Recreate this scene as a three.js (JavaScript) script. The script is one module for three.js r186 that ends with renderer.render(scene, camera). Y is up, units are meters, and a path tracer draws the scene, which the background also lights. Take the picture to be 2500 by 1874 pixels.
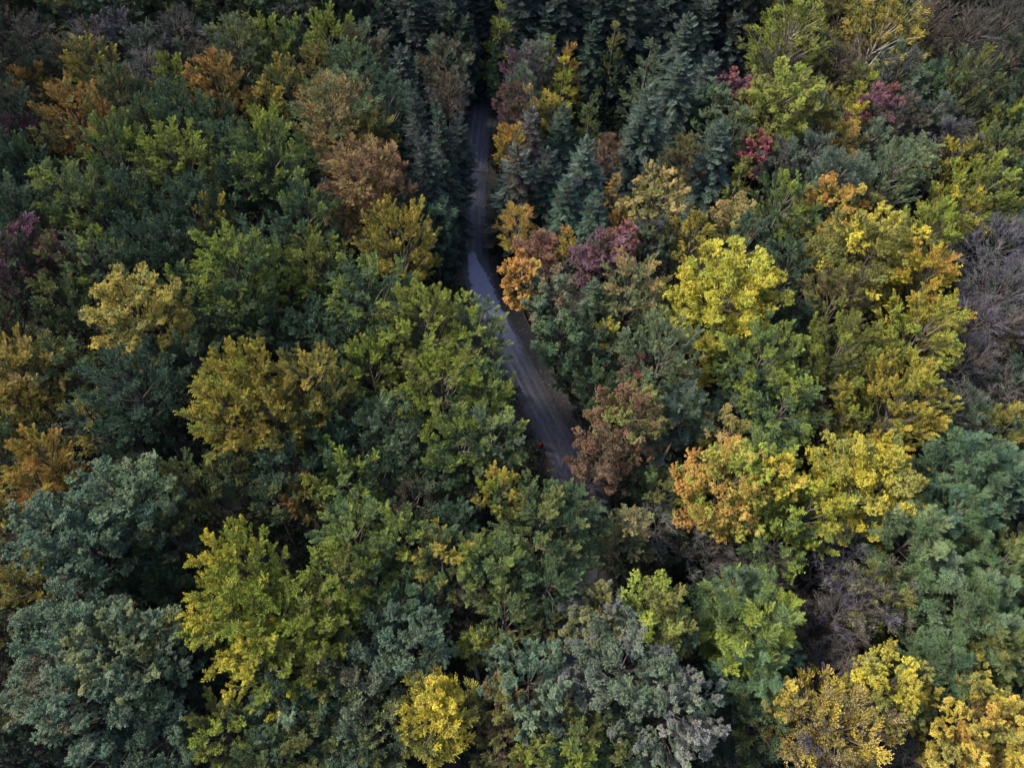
import * as THREE from 'three';
import { mergeGeometries } from 'three/addons/utils/BufferGeometryUtils.js';
import { MarchingCubes } from 'three/addons/objects/MarchingCubes.js';
import { ImprovedNoise } from 'three/addons/math/ImprovedNoise.js';

// ---------------------------------------------------------------- camera, sky, sun, exposure
const scene = new THREE.Scene();
const camera = new THREE.PerspectiveCamera(51.9, 1024 / 767, 0.5, 3000);
camera.position.set(0, 75, 0);
camera.lookAt(0, 75 - Math.sin(59 * Math.PI / 180), -Math.cos(59 * Math.PI / 180));

const renderer = new THREE.WebGLRenderer({ antialias: true });
renderer.toneMapping = THREE.LinearToneMapping;
renderer.toneMappingExposure = 9.8;
renderer.shadowMap.enabled = true;

const SUN_FROM = new THREE.Vector3(-0.68, 0.72, -0.14).normalize();   // on the left, behind thin cloud
{
  // overcast evening sky: cool grey-blue overhead, a wide paler glow round the veiled sun, same all round otherwise
  const W = 256, H = 128, data = new Float32Array(W * H * 4), d = new THREE.Vector3();
  for (let j = 0; j < H; j++) for (let i = 0; i < W; i++) {
    const el = ((j + 0.5) / H - 0.5) * Math.PI, az = ((i + 0.5) / W - 0.5) * 2 * Math.PI;
    d.set(Math.cos(az) * Math.cos(el), Math.sin(el), Math.sin(az) * Math.cos(el));
    const s = Math.max(0, d.y), g = Math.pow(Math.max(0, d.dot(SUN_FROM)), 11);
    const L = 0.028 + 0.17 * s * (0.2 + 0.8 * s), k = (j * W + i) * 4;
    data[k] = L * 0.80 + g * 0.36; data[k + 1] = L * 0.99 + g * 0.35; data[k + 2] = L * 1.48 + g * 0.32; data[k + 3] = 1;
  }
  const t = new THREE.DataTexture(data, W, H, THREE.RGBAFormat, THREE.FloatType);
  t.mapping = THREE.EquirectangularReflectionMapping; t.magFilter = t.minFilter = THREE.LinearFilter; t.needsUpdate = true;
  scene.background = t; scene.environment = t;
}
const sun = new THREE.DirectionalLight(new THREE.Color().setRGB(1.0, 0.91, 0.74), 1.5);
sun.position.copy(SUN_FROM).multiplyScalar(200).add(new THREE.Vector3(0, 0, -70));
sun.target.position.set(0, 0, -70);
sun.castShadow = true; sun.shadow.radius = 20; sun.shadow.mapSize.set(4096, 4096);
Object.assign(sun.shadow.camera, { left: -130, right: 130, top: 130, bottom: -130, near: 10, far: 500 });
scene.add(sun, sun.target);

// ---------------------------------------------------------------- helpers
const noise3 = new ImprovedNoise();
const lerp = THREE.MathUtils.lerp, clamp = THREE.MathUtils.clamp, smooth = THREE.MathUtils.smoothstep;
const V = (x = 0, y = 0, z = 0) => new THREE.Vector3(x, y, z);
function rng(seed) { let s = (seed * 2654435761) >>> 0; return () => { s = (s + 0x6d2b79f5) | 0; let t = Math.imul(s ^ (s >>> 15), 1 | s); t = (t + Math.imul(t ^ (t >>> 7), 61 | t)) ^ t; return ((t ^ (t >>> 14)) >>> 0) / 4294967296; }; }
const taken = {};
function numbered(n) { const k = taken[n] = (taken[n] ?? -1) + 1; return k ? n + '_' + String(k).padStart(3, '0') : n; }
function shade(o) { o.castShadow = true; o.receiveShadow = true; return o; }
function struct(name, geometry, material) { const m = shade(new THREE.Mesh(geometry, material)); m.name = numbered(name); m.userData.kind = 'structure'; scene.add(m); return m; }

// triangles with a colour per vertex
class Soup {
  constructor() { this.p = []; this.c = []; }
  tri(a, b, c, col) { for (const v of [a, b, c]) { this.p.push(v.x, v.y, v.z); this.c.push(col[0], col[1], col[2]); } }
  quad(a, b, c, d, col) { this.tri(a, b, c, col); this.tri(a, c, d, col); }
  build() { const g = new THREE.BufferGeometry(); g.setAttribute('position', new THREE.Float32BufferAttribute(this.p, 3)); g.setAttribute('color', new THREE.Float32BufferAttribute(this.c, 3)); g.computeVertexNormals(); return g; }
  // a leaf: pointed, folded along its midrib; at = stalk end, dir = towards the tip, n = upper face
  leaf(at, dir, n, len, wid, col, fold = 0.18) {
    const side = V().crossVectors(dir, n).normalize(), mid = at.clone().addScaledVector(dir, len * 0.45), tip = at.clone().addScaledVector(dir, len);
    const l = mid.clone().addScaledVector(side, wid / 2).addScaledVector(n, wid * fold), r = mid.clone().addScaledVector(side, -wid / 2).addScaledVector(n, wid * fold);
    this.tri(at, l, tip, col); this.tri(at, tip, r, col);
  }
  // a thin three-sided twig
  twig(a, b, ra, rb, col) {
    const d = V().subVectors(b, a).normalize(), u = V(d.y, -d.x, 0.3).cross(d).normalize(), w = V().crossVectors(d, u), A = [], B = [];
    for (let k = 0; k < 3; k++) { const q = u.clone().multiplyScalar(Math.cos(k * 2.094)).addScaledVector(w, Math.sin(k * 2.094)); A.push(a.clone().addScaledVector(q, ra)); B.push(b.clone().addScaledVector(q, rb)); }
    for (let k = 0; k < 3; k++) this.quad(A[k], A[(k + 1) % 3], B[(k + 1) % 3], B[k], col);
  }
}
const rdir = (R) => { const z = R() * 2 - 1, a = R() * 6.2832, s = Math.sqrt(1 - z * z); return V(s * Math.cos(a), z, s * Math.sin(a)); };

// ---------------------------------------------------------------- foliage sprays: one unit long, growing along +Y, upper side +Z
function featherSpray(seed) {           // long leafy shoot: side twigs on all sides, flattened a little, swept towards the tip
  const R = rng(seed), S = new Soup();
  const axis = (s) => V(Math.sin(s * 2.1 + seed) * 0.06, s, 0.05 * Math.sin(s * 4 + seed) - 0.14 * s * s);
  for (let i = 0; i < 3; i++) S.twig(axis(i / 3), axis((i + 1) / 3), 0.011 * (1 - i / 4), 0.011 * (1 - (i + 1) / 4), [0.6, 0.5, 0.46]);
  for (let i = 0; i < 17; i++) {
    const s = 0.06 + 0.90 * (i + R() * 0.8) / 17, a = i * 2.4 + R(), len = (0.24 * Math.pow(1 - s, 0.6) + 0.08) * (0.6 + 0.7 * R());
    const d = V(Math.cos(a), lerp(0.7, 1.5, s), Math.sin(a) * 0.60 + 0.12).normalize(), o = axis(s), n = 4 + Math.round(len * 12);
    S.twig(o, o.clone().addScaledVector(d, len), 0.006, 0.003, [0.6, 0.5, 0.46]);
    const own = 0.85 + 0.3 * R();
    for (let k = 0; k < n; k++) {
      const at = o.clone().addScaledVector(d, len * (k + 0.5) / n).addScaledVector(rdir(R), 0.022);
      const ld = d.clone().addScaledVector(rdir(R), 0.9).normalize(), nn = V(0, 0.15, 0.85).addScaledVector(rdir(R), 0.75).normalize(), b = own * (0.66 + 0.6 * R()) * lerp(0.82, 1.12, s);
      S.leaf(at, ld, nn, 0.080 + 0.045 * R(), 0.055 + 0.024 * R(), [b * (0.88 + 0.28 * R()), b, b * (0.82 + 0.36 * R())]);
    }
  }
  return S.build();
}
function puffSpray(seed, n = 190) {      // loose bunch of broad leaves round the end of a twig
  const R = rng(seed), S = new Soup(), lobes = [];
  for (let i = 0; i < 9; i++) { const c = V((R() - .5) * 0.85, 0.18 + 0.75 * R(), (R() - 0.55) * 0.42); lobes.push(c); S.twig(V(0, 0.05, -0.1), c, 0.010, 0.004, [0.5, 0.42, 0.38]); }
  for (let i = 0; i < n; i++) {
    const c = lobes[i % 9], d = rdir(R); d.z = Math.abs(d.z) * 0.7 + 0.3 * d.z; const r = 0.05 + 0.15 * R();
    const at = c.clone().addScaledVector(d, r), nn = d.clone().multiplyScalar(0.5).add(V(0, 0.2, 0.7)).addScaledVector(rdir(R), 0.6).normalize();
    const ld = V().crossVectors(nn, rdir(R)).normalize(), b = 0.64 + 0.64 * R();
    S.leaf(at, ld, nn, 0.085 + 0.05 * R(), 0.070 + 0.03 * R(), [b * (0.88 + 0.3 * R()), b, b * (0.8 + 0.4 * R())], 0.1);
  }
  return S.build();
}
function starSpray(seed) {              // tufts of narrow leaflets, as on an ash
  const R = rng(seed), S = new Soup();
  for (let t = 0; t < 12; t++) {
    const c = V((R() - 0.5) * 0.75, 0.18 + 0.75 * R(), (R() - 0.4) * 0.35); S.twig(V(0, 0.05, 0), c, 0.010, 0.005, [0.5, 0.45, 0.42]);
    for (let k = 0; k < 8; k++) {
      const a = k * 0.785 + R() * 0.4, d = V(Math.cos(a), Math.sin(a), 0.15 + 0.45 * R()).normalize(), b = 0.72 + 0.5 * R();
      for (let m = 0; m < 2; m++) { const at = c.clone().addScaledVector(d, 0.02 + m * 0.075); S.leaf(at, d.clone().addScaledVector(rdir(R), 0.4).normalize(), V(0, 0, 1).addScaledVector(rdir(R), 0.5).normalize(), 0.09 + 0.035 * R(), 0.038 + 0.012 * R(), [b * (0.9 + 0.25 * R()), b, b]); }
    }
  }
  return S.build();
}
function looseSpray(seed) {             // thinly leaved twigs, part of the leaves fallen
  const R = rng(seed), S = new Soup();
  for (let t = 0; t < 11; t++) {
    const e = V((R() - 0.5) * 0.8, 0.35 + 0.65 * R(), (R() - 0.4) * 0.45), m = e.clone().multiplyScalar(0.5).add(V((R() - .5) * .1, 0, (R() - .5) * .1));
    S.twig(V(), m, 0.014, 0.010, [0.75, 0.68, 0.68]); S.twig(m, e, 0.010, 0.004, [0.8, 0.72, 0.72]);
    for (let k = 0; k < 7; k++) {
      const at = m.clone().lerp(e, (k - 1.5) / 5.5).addScaledVector(rdir(R), 0.03), b = 0.75 + 0.5 * R();
      S.leaf(at, V().subVectors(e, m).normalize().addScaledVector(rdir(R), 0.8).normalize(), V(0, 0.2, 0.8).addScaledVector(rdir(R), 0.6).normalize(), 0.085 + 0.045 * R(), 0.062 + 0.025 * R(), [b * (0.88 + 0.3 * R()), b, b * (0.85 + 0.3 * R())]);
    }
  }
  return S.build();
}
function needleSpray(seed) {            // flat conifer branch end: twigs thick with needles, pale at the upturned tips
  const R = rng(seed), S = new Soup();
  const axis = (s) => V(0.04 * Math.sin(s * 3 + seed), s, -0.22 * s + 0.34 * s * s);
  const needles = (a, b, w, c0) => {
    const d = V().subVectors(b, a), l = d.length(); d.normalize(); const u = V().crossVectors(d, V(0, 0, 1)).normalize(), up = V().crossVectors(u, d), steps = Math.max(3, Math.round(l / 0.05));
    for (const q of [u.clone().multiplyScalar(0.95).addScaledVector(up, 0.3), u.clone().multiplyScalar(-0.95).addScaledVector(up, 0.3), up]) for (let k = 0; k < steps; k++) {
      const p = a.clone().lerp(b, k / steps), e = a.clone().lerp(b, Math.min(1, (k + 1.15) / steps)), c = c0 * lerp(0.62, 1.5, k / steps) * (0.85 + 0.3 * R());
      S.tri(p, e, p.clone().addScaledVector(q, w * lerp(1, 0.6, k / steps)).addScaledVector(d, w * 0.8), [c, c, c * 1.04]);
    }
  };
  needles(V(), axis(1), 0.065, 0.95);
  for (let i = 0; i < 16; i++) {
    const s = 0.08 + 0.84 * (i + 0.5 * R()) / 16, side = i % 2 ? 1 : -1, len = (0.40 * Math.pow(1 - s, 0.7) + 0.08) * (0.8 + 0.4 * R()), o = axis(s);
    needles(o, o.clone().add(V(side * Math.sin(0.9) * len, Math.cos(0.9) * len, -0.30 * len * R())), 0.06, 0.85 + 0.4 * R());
  }
  return S.build();
}
function twigSpray(seed) {              // leafless fan of fine twigs
  const R = rng(seed), S = new Soup();
  const grow = (a, d, len, r, depth) => {
    const b = a.clone().addScaledVector(d, len), g = 0.75 + 0.5 * R(); S.twig(a, b, r, r * 0.6, [g, g * 0.97, g]);
    if (depth === 0) return;
    for (let k = 0; k < 3; k++) grow(a.clone().lerp(b, 0.35 + 0.62 * k / 2), d.clone().addScaledVector(rdir(R), 0.75).add(V(0, 0.15, 0)).normalize(), len * (0.55 + 0.2 * R()), r * 0.62, depth - 1);
  };
  grow(V(), V(0, 1, 0.05).normalize(), 0.5, 0.022, 3);
  return S.build();
}
const SPRAYS = {
  feather: [1, 2, 3, 4].map((s) => featherSpray(s)),
  puff: [11, 12, 13, 14].map((s) => puffSpray(s)),
  star: [21, 22, 23].map((s) => starSpray(s)),
  loose: [31, 32, 33].map((s) => looseSpray(s)),
  needle: [41, 42, 43].map((s) => needleSpray(s)),
  twig: [51, 52, 53].map((s) => twigSpray(s)),
};
const leafMat = new THREE.MeshPhysicalMaterial({ name: 'leaf', vertexColors: true, roughness: 0.55, specularIntensity: 0.32, transmission: 0.12, thickness: 0, side: THREE.DoubleSide });
const needleMat = new THREE.MeshPhysicalMaterial({ name: 'needle', vertexColors: true, roughness: 0.6, specularIntensity: 0.6, side: THREE.DoubleSide });
const twigMat = new THREE.MeshStandardMaterial({ name: 'twig', vertexColors: true, roughness: 0.9 });

// linear base colours
const COLOR = {
  green: [.060, .100, .043], deep: [.028, .053, .030], teal: [.046, .086, .056], greygreen: [.070, .102, .062], lime: [.165, .205, .030], olive: [.105, .112, .030],
  pale: [.125, .165, .078], yellow: [.34, .29, .030], gold: [.27, .215, .036], orange: [.27, .145, .036], peach: [.25, .185, .075], red: [.155, .065, .050], crimson: [.17, .045, .070],
  purple: [.105, .050, .075], rust: [.105, .060, .036], brown: [.070, .054, .034], umber: [.040, .031, .022], grey: [.062, .066, .064], mauve: [.050, .046, .066], silver: [.095, .098, .092],
  fir: [.027, .044, .032], frost: [.058, .084, .066], night: [.017, .023, .023],
};
// leaves of the inner and lower crown: greener and darker than the outer leaves
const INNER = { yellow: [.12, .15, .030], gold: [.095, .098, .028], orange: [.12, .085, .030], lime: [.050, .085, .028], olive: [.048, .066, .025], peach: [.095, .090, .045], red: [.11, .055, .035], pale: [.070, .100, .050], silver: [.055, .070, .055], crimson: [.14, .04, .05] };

// ---------------------------------------------------------------- trees
const barkTex = (() => {
  const n = 128, d = new Uint8Array(n * n * 4);
  for (let y = 0; y < n; y++) for (let x = 0; x < n; x++) { const v = 150 + 60 * noise3.noise(x * 0.25, y * 0.04, 3.1) + 40 * noise3.noise(x * 0.08, y * 0.08, 9.7), k = (y * n + x) * 4; d[k] = v; d[k + 1] = v * 0.95; d[k + 2] = v * 0.9; d[k + 3] = 255; }
  const t = new THREE.DataTexture(d, n, n); t.wrapS = t.wrapT = THREE.RepeatWrapping; t.magFilter = THREE.LinearFilter; t.colorSpace = THREE.SRGBColorSpace; t.needsUpdate = true; return t;
})();
const BARK = {
  grey: new THREE.MeshStandardMaterial({ name: 'grey_bark', map: barkTex, color: new THREE.Color().setRGB(.15, .135, .13), roughness: .9 }),
  dark: new THREE.MeshStandardMaterial({ name: 'dark_bark', map: barkTex, color: new THREE.Color().setRGB(.09, .07, .06), roughness: .9 }),
  white: new THREE.MeshStandardMaterial({ name: 'white_bark', map: barkTex, color: new THREE.Color().setRGB(.6, .58, .57), roughness: .8 }),
};
// a bent, tapering limb through points
function limbGeometry(pts, radii, sides) {
  const p = [], uv = [], idx = [], n = pts.length; let along = 0;
  const d = V(), u = V(), w = V();
  for (let i = 0; i < n; i++) {
    d.subVectors(pts[Math.min(n - 1, i + 1)], pts[Math.max(0, i - 1)]).normalize(); u.set(1, 0, 0.37).cross(d).normalize(); w.crossVectors(d, u);
    if (i) along += pts[i].distanceTo(pts[i - 1]);
    for (let k = 0; k <= sides; k++) { const a = k / sides * 6.28319, q = pts[i].clone().addScaledVector(u, Math.cos(a) * radii[i]).addScaledVector(w, Math.sin(a) * radii[i]); p.push(q.x, q.y, q.z); uv.push(k / sides * 2, along); }
  }
  const s1 = sides + 1;
  for (let i = 0; i < n - 1; i++) for (let k = 0; k < sides; k++) { const a = i * s1 + k; idx.push(a, a + s1, a + 1, a + 1, a + s1, a + s1 + 1); }
  const g = new THREE.BufferGeometry(); g.setAttribute('position', new THREE.Float32BufferAttribute(p, 3)); g.setAttribute('uv', new THREE.Float32BufferAttribute(uv, 2)); g.setIndex(idx); g.computeVertexNormals(); return g;
}
// crown outlines: radius share at height share t (0 = crown base, 1 = top)
const OUTLINE = {
  dome: (t) => t < 0.3 ? lerp(0.62, 1, t / 0.3) : Math.sqrt(Math.max(0, 1 - Math.pow((t - 0.3) / 0.7, 2.2))),
  round: (t) => Math.sqrt(Math.max(0, 1 - Math.pow(Math.abs(t - 0.45) / 0.56, 2.3))),
  cone: (t) => Math.pow(1 - t, 0.72) * (t < 0.12 ? 0.7 + t * 2.5 : 1),
};
// what differs from kind to kind of tree
const KIND = {
  beech: { name: 'broadleaf_tree', spray: 'feather', size: 0.86, outline: 'dome', base: 0.42, rise: 1.35, per: 20, clump: 0.070, up: 0.75, many: 0.92, mat: leafMat, bark: 'grey' },
  young: { name: 'broadleaf_tree', spray: 'feather', size: 0.80, outline: 'cone', base: 0.28, rise: 0.9, per: 16, clump: 0.14, up: 0.5, many: 1.0, mat: leafMat, bark: 'grey' },
  maple: { name: 'broadleaf_tree', spray: 'puff', size: 0.74, outline: 'round', base: 0.35, rise: 0.8, per: 18, clump: 0.12, many: 1.0, up: 0.35, mat: leafMat, bark: 'dark' },
  ash: { name: 'broadleaf_tree', spray: 'star', size: 0.9, outline: 'dome', base: 0.40, rise: 0.85, per: 17, clump: 0.135, up: 0.30, mat: leafMat, bark: 'grey' },
  thin: { name: 'thinning_tree', spray: 'loose', size: 0.95, outline: 'round', base: 0.35, rise: 0.9, per: 13, clump: 0.21, up: 0.4, mat: leafMat, bark: 'grey', open: true },
  birch: { name: 'thinning_tree', spray: 'loose', size: 1.0, outline: 'dome', base: 0.35, rise: 1.1, per: 8.5, clump: 0.20, up: 0.2, mat: leafMat, bark: 'white', open: true },
  bare: { name: 'bare_tree', spray: 'twig', size: 1.45, outline: 'dome', base: 0.35, rise: 1.0, per: 8.5, clump: 0.20, up: 0.4, mat: twigMat, bark: 'dark', open: true },
  spruce: { name: 'conifer_tree', spray: 'needle', size: 1.12, base: 0.2, mat: needleMat, bark: 'dark' },
};
const GROUP = { broadleaf_tree: 'broadleaf trees of the autumn forest', thinning_tree: 'half-bare broadleaf trees of the forest', bare_tree: 'leafless trees of the forest', conifer_tree: 'conifers of the forest' };
let treeCount = 0;
const M4 = new THREE.Matrix4(), X = V(), Y = V(), Z = V();
function place(list, at, dir, normal, size, color) { list.push({ m: M4.makeBasis(X.crossVectors(dir, normal).normalize().multiplyScalar(size), Y.copy(dir).normalize().multiplyScalar(size), Z.crossVectors(X, Y).normalize().multiplyScalar(size)).setPosition(at).clone(), color }); }

// tree(kind, x, z, height, crown radius, 'colour other share where', label)
// over: [x, z] metres by which the crown hangs out from the trunk's foot
function tree(kind, x, z, h, R, paint, label, over = [0, 0]) {
  const K = { ...KIND[kind] }, seed = ++treeCount, rand = rng(seed * 7 + 3), limbs = [], sprays = [];
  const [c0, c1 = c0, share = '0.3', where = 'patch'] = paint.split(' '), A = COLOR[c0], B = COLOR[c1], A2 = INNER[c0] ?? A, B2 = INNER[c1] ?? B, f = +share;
  if (K.outline) K.base = clamp(1 - (K.outline === 'cone' ? 3.4 * R + 1 : (K.tall ?? 1.75) * R + 1.2) / h, 0.2, 0.7);
  K.up *= 0.35 + 0.9 * rand(); K.rise *= 0.75 + 0.5 * rand();
  const lean = V((rand() - .5) * 0.08, 1, (rand() - .5) * 0.08), trunkR = 0.011 * h + 0.012 * R;
  const axis = (y) => { const b = Math.pow(clamp(y / h / 0.6, 0, 1), 1.3); return V(lean.x * y + over[0] * b + 0.12 * Math.sin(y * 0.35 + seed), y, lean.z * y + over[1] * b + 0.12 * Math.cos(y * 0.3 + seed * 2)); };
  const tint = (p, tip, own) => {
    // autumn colour comes bough by bough, first on the outermost twigs
    const n = noise3.noise(p.x * 0.42 + seed * 9.1, p.y * 0.42, p.z * 0.42) * 0.9;
    let k = f - 0.5 + own * 0.42 + n * 0.72 + (tip - 0.6) * 0.35;
    if (where === 'top') k += (p.y / h - 0.84) * 1.8;
    if (where === 'west') k += -p.x / R * 0.55; else if (where === 'east') k += p.x / R * 0.55;
    if (where === 'near') k += p.z / R * 0.5; else if (where === 'far') k += -p.z / R * 0.5;
    k = smooth(k, -0.42, 0.52);
    if (rand() < 0.08) k = 1 - k;
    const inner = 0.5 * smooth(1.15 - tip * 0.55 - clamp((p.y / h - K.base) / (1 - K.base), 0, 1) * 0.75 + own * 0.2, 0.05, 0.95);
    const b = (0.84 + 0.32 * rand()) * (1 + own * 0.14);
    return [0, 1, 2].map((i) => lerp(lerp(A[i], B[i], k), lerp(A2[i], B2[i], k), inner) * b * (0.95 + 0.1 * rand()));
  };
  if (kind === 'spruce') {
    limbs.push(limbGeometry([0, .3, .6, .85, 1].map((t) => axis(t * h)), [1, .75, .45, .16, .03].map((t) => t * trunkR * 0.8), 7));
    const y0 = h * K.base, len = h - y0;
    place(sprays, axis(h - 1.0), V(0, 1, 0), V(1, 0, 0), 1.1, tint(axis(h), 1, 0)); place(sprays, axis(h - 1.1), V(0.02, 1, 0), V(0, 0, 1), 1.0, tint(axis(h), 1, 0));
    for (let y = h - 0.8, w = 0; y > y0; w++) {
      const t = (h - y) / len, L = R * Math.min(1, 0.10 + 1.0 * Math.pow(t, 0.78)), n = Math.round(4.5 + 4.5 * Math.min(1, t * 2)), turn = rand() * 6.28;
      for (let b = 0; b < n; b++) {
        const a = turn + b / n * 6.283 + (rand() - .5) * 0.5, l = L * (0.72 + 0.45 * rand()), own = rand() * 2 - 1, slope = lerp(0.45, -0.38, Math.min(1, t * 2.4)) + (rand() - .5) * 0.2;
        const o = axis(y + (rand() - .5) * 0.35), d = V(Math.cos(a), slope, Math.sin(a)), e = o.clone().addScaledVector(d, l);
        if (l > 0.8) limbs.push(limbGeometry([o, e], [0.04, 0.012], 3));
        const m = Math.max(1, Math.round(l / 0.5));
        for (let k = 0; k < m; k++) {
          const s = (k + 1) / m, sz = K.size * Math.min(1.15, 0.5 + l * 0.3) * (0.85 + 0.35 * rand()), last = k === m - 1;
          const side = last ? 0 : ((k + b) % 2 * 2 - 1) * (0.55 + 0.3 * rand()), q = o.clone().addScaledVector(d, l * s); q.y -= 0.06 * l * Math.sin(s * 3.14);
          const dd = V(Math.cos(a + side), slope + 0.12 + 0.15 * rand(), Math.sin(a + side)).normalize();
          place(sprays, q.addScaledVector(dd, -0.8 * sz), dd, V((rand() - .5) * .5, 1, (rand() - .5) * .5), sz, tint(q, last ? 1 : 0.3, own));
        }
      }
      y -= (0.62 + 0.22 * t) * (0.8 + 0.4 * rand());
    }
  } else {
    const out = OUTLINE[K.outline], y0 = h * K.base, len = h - y0, fork = y0 + len * (K.outline === 'cone' ? 0.98 : 0.55);
    limbs.push(limbGeometry([0, .25, .5, .75, 1].map((t) => axis(t * fork)), [1.15, .9, .75, .55, .22].map((t) => t * trunkR), 8));
    const area = R * R * (K.outline === 'cone' ? 2.2 : 2.9) , n = Math.round(clamp(11 + area * 0.60, 14, 70) * (K.many ?? 1)), turn = rand() * 6.28;
    for (let i = 0; i < n; i++) {
      const t = 1 - Math.pow((i + 0.4 * rand()) / n, K.outline === 'cone' ? 0.62 : 0.85) * 0.97, own = rand() * 2 - 1;
      const a = turn + i * 2.39996 + (rand() - .5) * 0.5, r = R * out(t) * (0.70 + 0.42 * rand()), y = y0 + len * t * (0.97 + 0.05 * rand());
      const c = axis(y), tip = V(c.x + Math.cos(a) * r, y, c.z + Math.sin(a) * r);
      const oy = clamp(y - r * K.rise - 0.8, h * K.base * 0.75, fork * 0.98), o = axis(oy), reach = tip.distanceTo(o);
      const mid = o.clone().lerp(tip, 0.5); mid.y += reach * 0.04; mid.addScaledVector(rdir(rand), reach * 0.05);
      const rr = Math.min(trunkR * 0.42, 0.014 * reach + 0.02);
      limbs.push(limbGeometry([o, mid, tip], [rr, rr * 0.62, 0.012], K.open ? 4 : 3));
      const curve = (s) => s < 0.5 ? o.clone().lerp(mid, s * 2) : mid.clone().lerp(tip, s * 2 - 1), bd = V().subVectors(tip, mid).normalize();
      const w = R * K.clump * (0.8 + 0.4 * rand()) + 0.25, m = Math.round(K.per * (0.8 + 0.4 * rand()) * clamp(0.5 + w * 0.7, 0.8, 1.5));
      for (let k = 0; k < m; k++) {
        const s = 1 - 0.55 * Math.pow((k + 0.3 * rand()) / m, 1.15), q = curve(s), spread = w * Math.sin(clamp((1 - s) / 0.55, 0, 1) * 2.2 + 0.35);
        const off = rdir(rand); off.y *= 0.55; off.addScaledVector(bd, -off.dot(bd) * 0.8).normalize(); q.addScaledVector(off, spread * Math.sqrt(rand()));
        const sz = K.size * (0.78 + 0.44 * rand()) * clamp(0.6 + R * 0.10, 0.66, 1.1);
        const dd = bd.clone().multiplyScalar(0.8).addScaledVector(off, 0.55).add(V(0, K.up * lerp(0.4, 1, t), 0)).addScaledVector(rdir(rand), 0.25).normalize();
        const nn = V(0, 1, 0).addScaledVector(bd, K.spray === 'feather' ? 0.15 : 0.4).addScaledVector(rdir(rand), 0.45);
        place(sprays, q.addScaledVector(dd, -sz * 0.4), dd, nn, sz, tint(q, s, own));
      }
    }
  }
  const root = new THREE.Group(); root.name = numbered(K.name); root.position.set(x - over[0], 0, z - over[1]); scene.add(root);
  root.userData = { label, category: 'tree', group: GROUP[K.name] };
  const trunk = shade(new THREE.Mesh(mergeGeometries(limbs), BARK[K.bark])); trunk.name = 'trunk'; root.add(trunk);
  const kinds = SPRAYS[K.spray], color = new THREE.Color();
  // the leaves: thousands, so they go into one instanced mass
  const im = shade(new THREE.InstancedMesh(kinds[seed % kinds.length], K.mat, sprays.length)); im.name = 'crown'; im.userData.kind = 'stuff';
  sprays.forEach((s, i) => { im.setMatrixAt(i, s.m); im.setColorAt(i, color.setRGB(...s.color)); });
  root.add(im);
  sprayCount += sprays.length; limbTriangles += trunk.geometry.index.count / 3;
  return root;
}
let sprayCount = 0, limbTriangles = 0;

// ---------------------------------------------------------------- the forest road and the ground
const ROAD = new THREE.CatmullRomCurve3([[3.3, -124.0], [-0.1, -118.9], [-3.2, -112.9], [-4.2, -108.3], [-4.4, -103.9], [-4.1, -95.5], [-4.6, -87.7], [-4.9, -81.4], [-5.1, -74.5], [-4.9, -67.4], [-4.5, -62.2], [-3.4, -57.5], [-1.5, -52.5], [0.7, -47.4], [3.0, -42.1], [5.0, -37.6], [6.4, -33.3], [6.8, -29.7], [6.8, -25.9], [6.4, -21.7], [5.7, -16.6], [5.0, -11.0], [4.3, -5.8], [3.8, -1.7]].map(([x, z]) => V(x, 0, z)), false, 'centripetal');
const ROAD_PTS = ROAD.getSpacedPoints(240);
const roadGap = (x, z) => { let b = 1e9; for (const p of ROAD_PTS) b = Math.min(b, (p.x - x) ** 2 + (p.z - z) ** 2); return Math.sqrt(b); };
function dataTexture(n, f, srgb = true) {
  const d = new Uint8Array(n * n * 4);
  for (let y = 0; y < n; y++) for (let x = 0; x < n; x++) { const c = f(x / n, y / n), k = (y * n + x) * 4; for (let i = 0; i < 3; i++) d[k + i] = clamp(c[i], 0, 1) * 255; d[k + 3] = 255; }
  const t = new THREE.DataTexture(d, n, n); t.wrapS = t.wrapT = THREE.RepeatWrapping; t.magFilter = THREE.LinearFilter; if (srgb) t.colorSpace = THREE.SRGBColorSpace; t.needsUpdate = true; return t;
}
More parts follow.
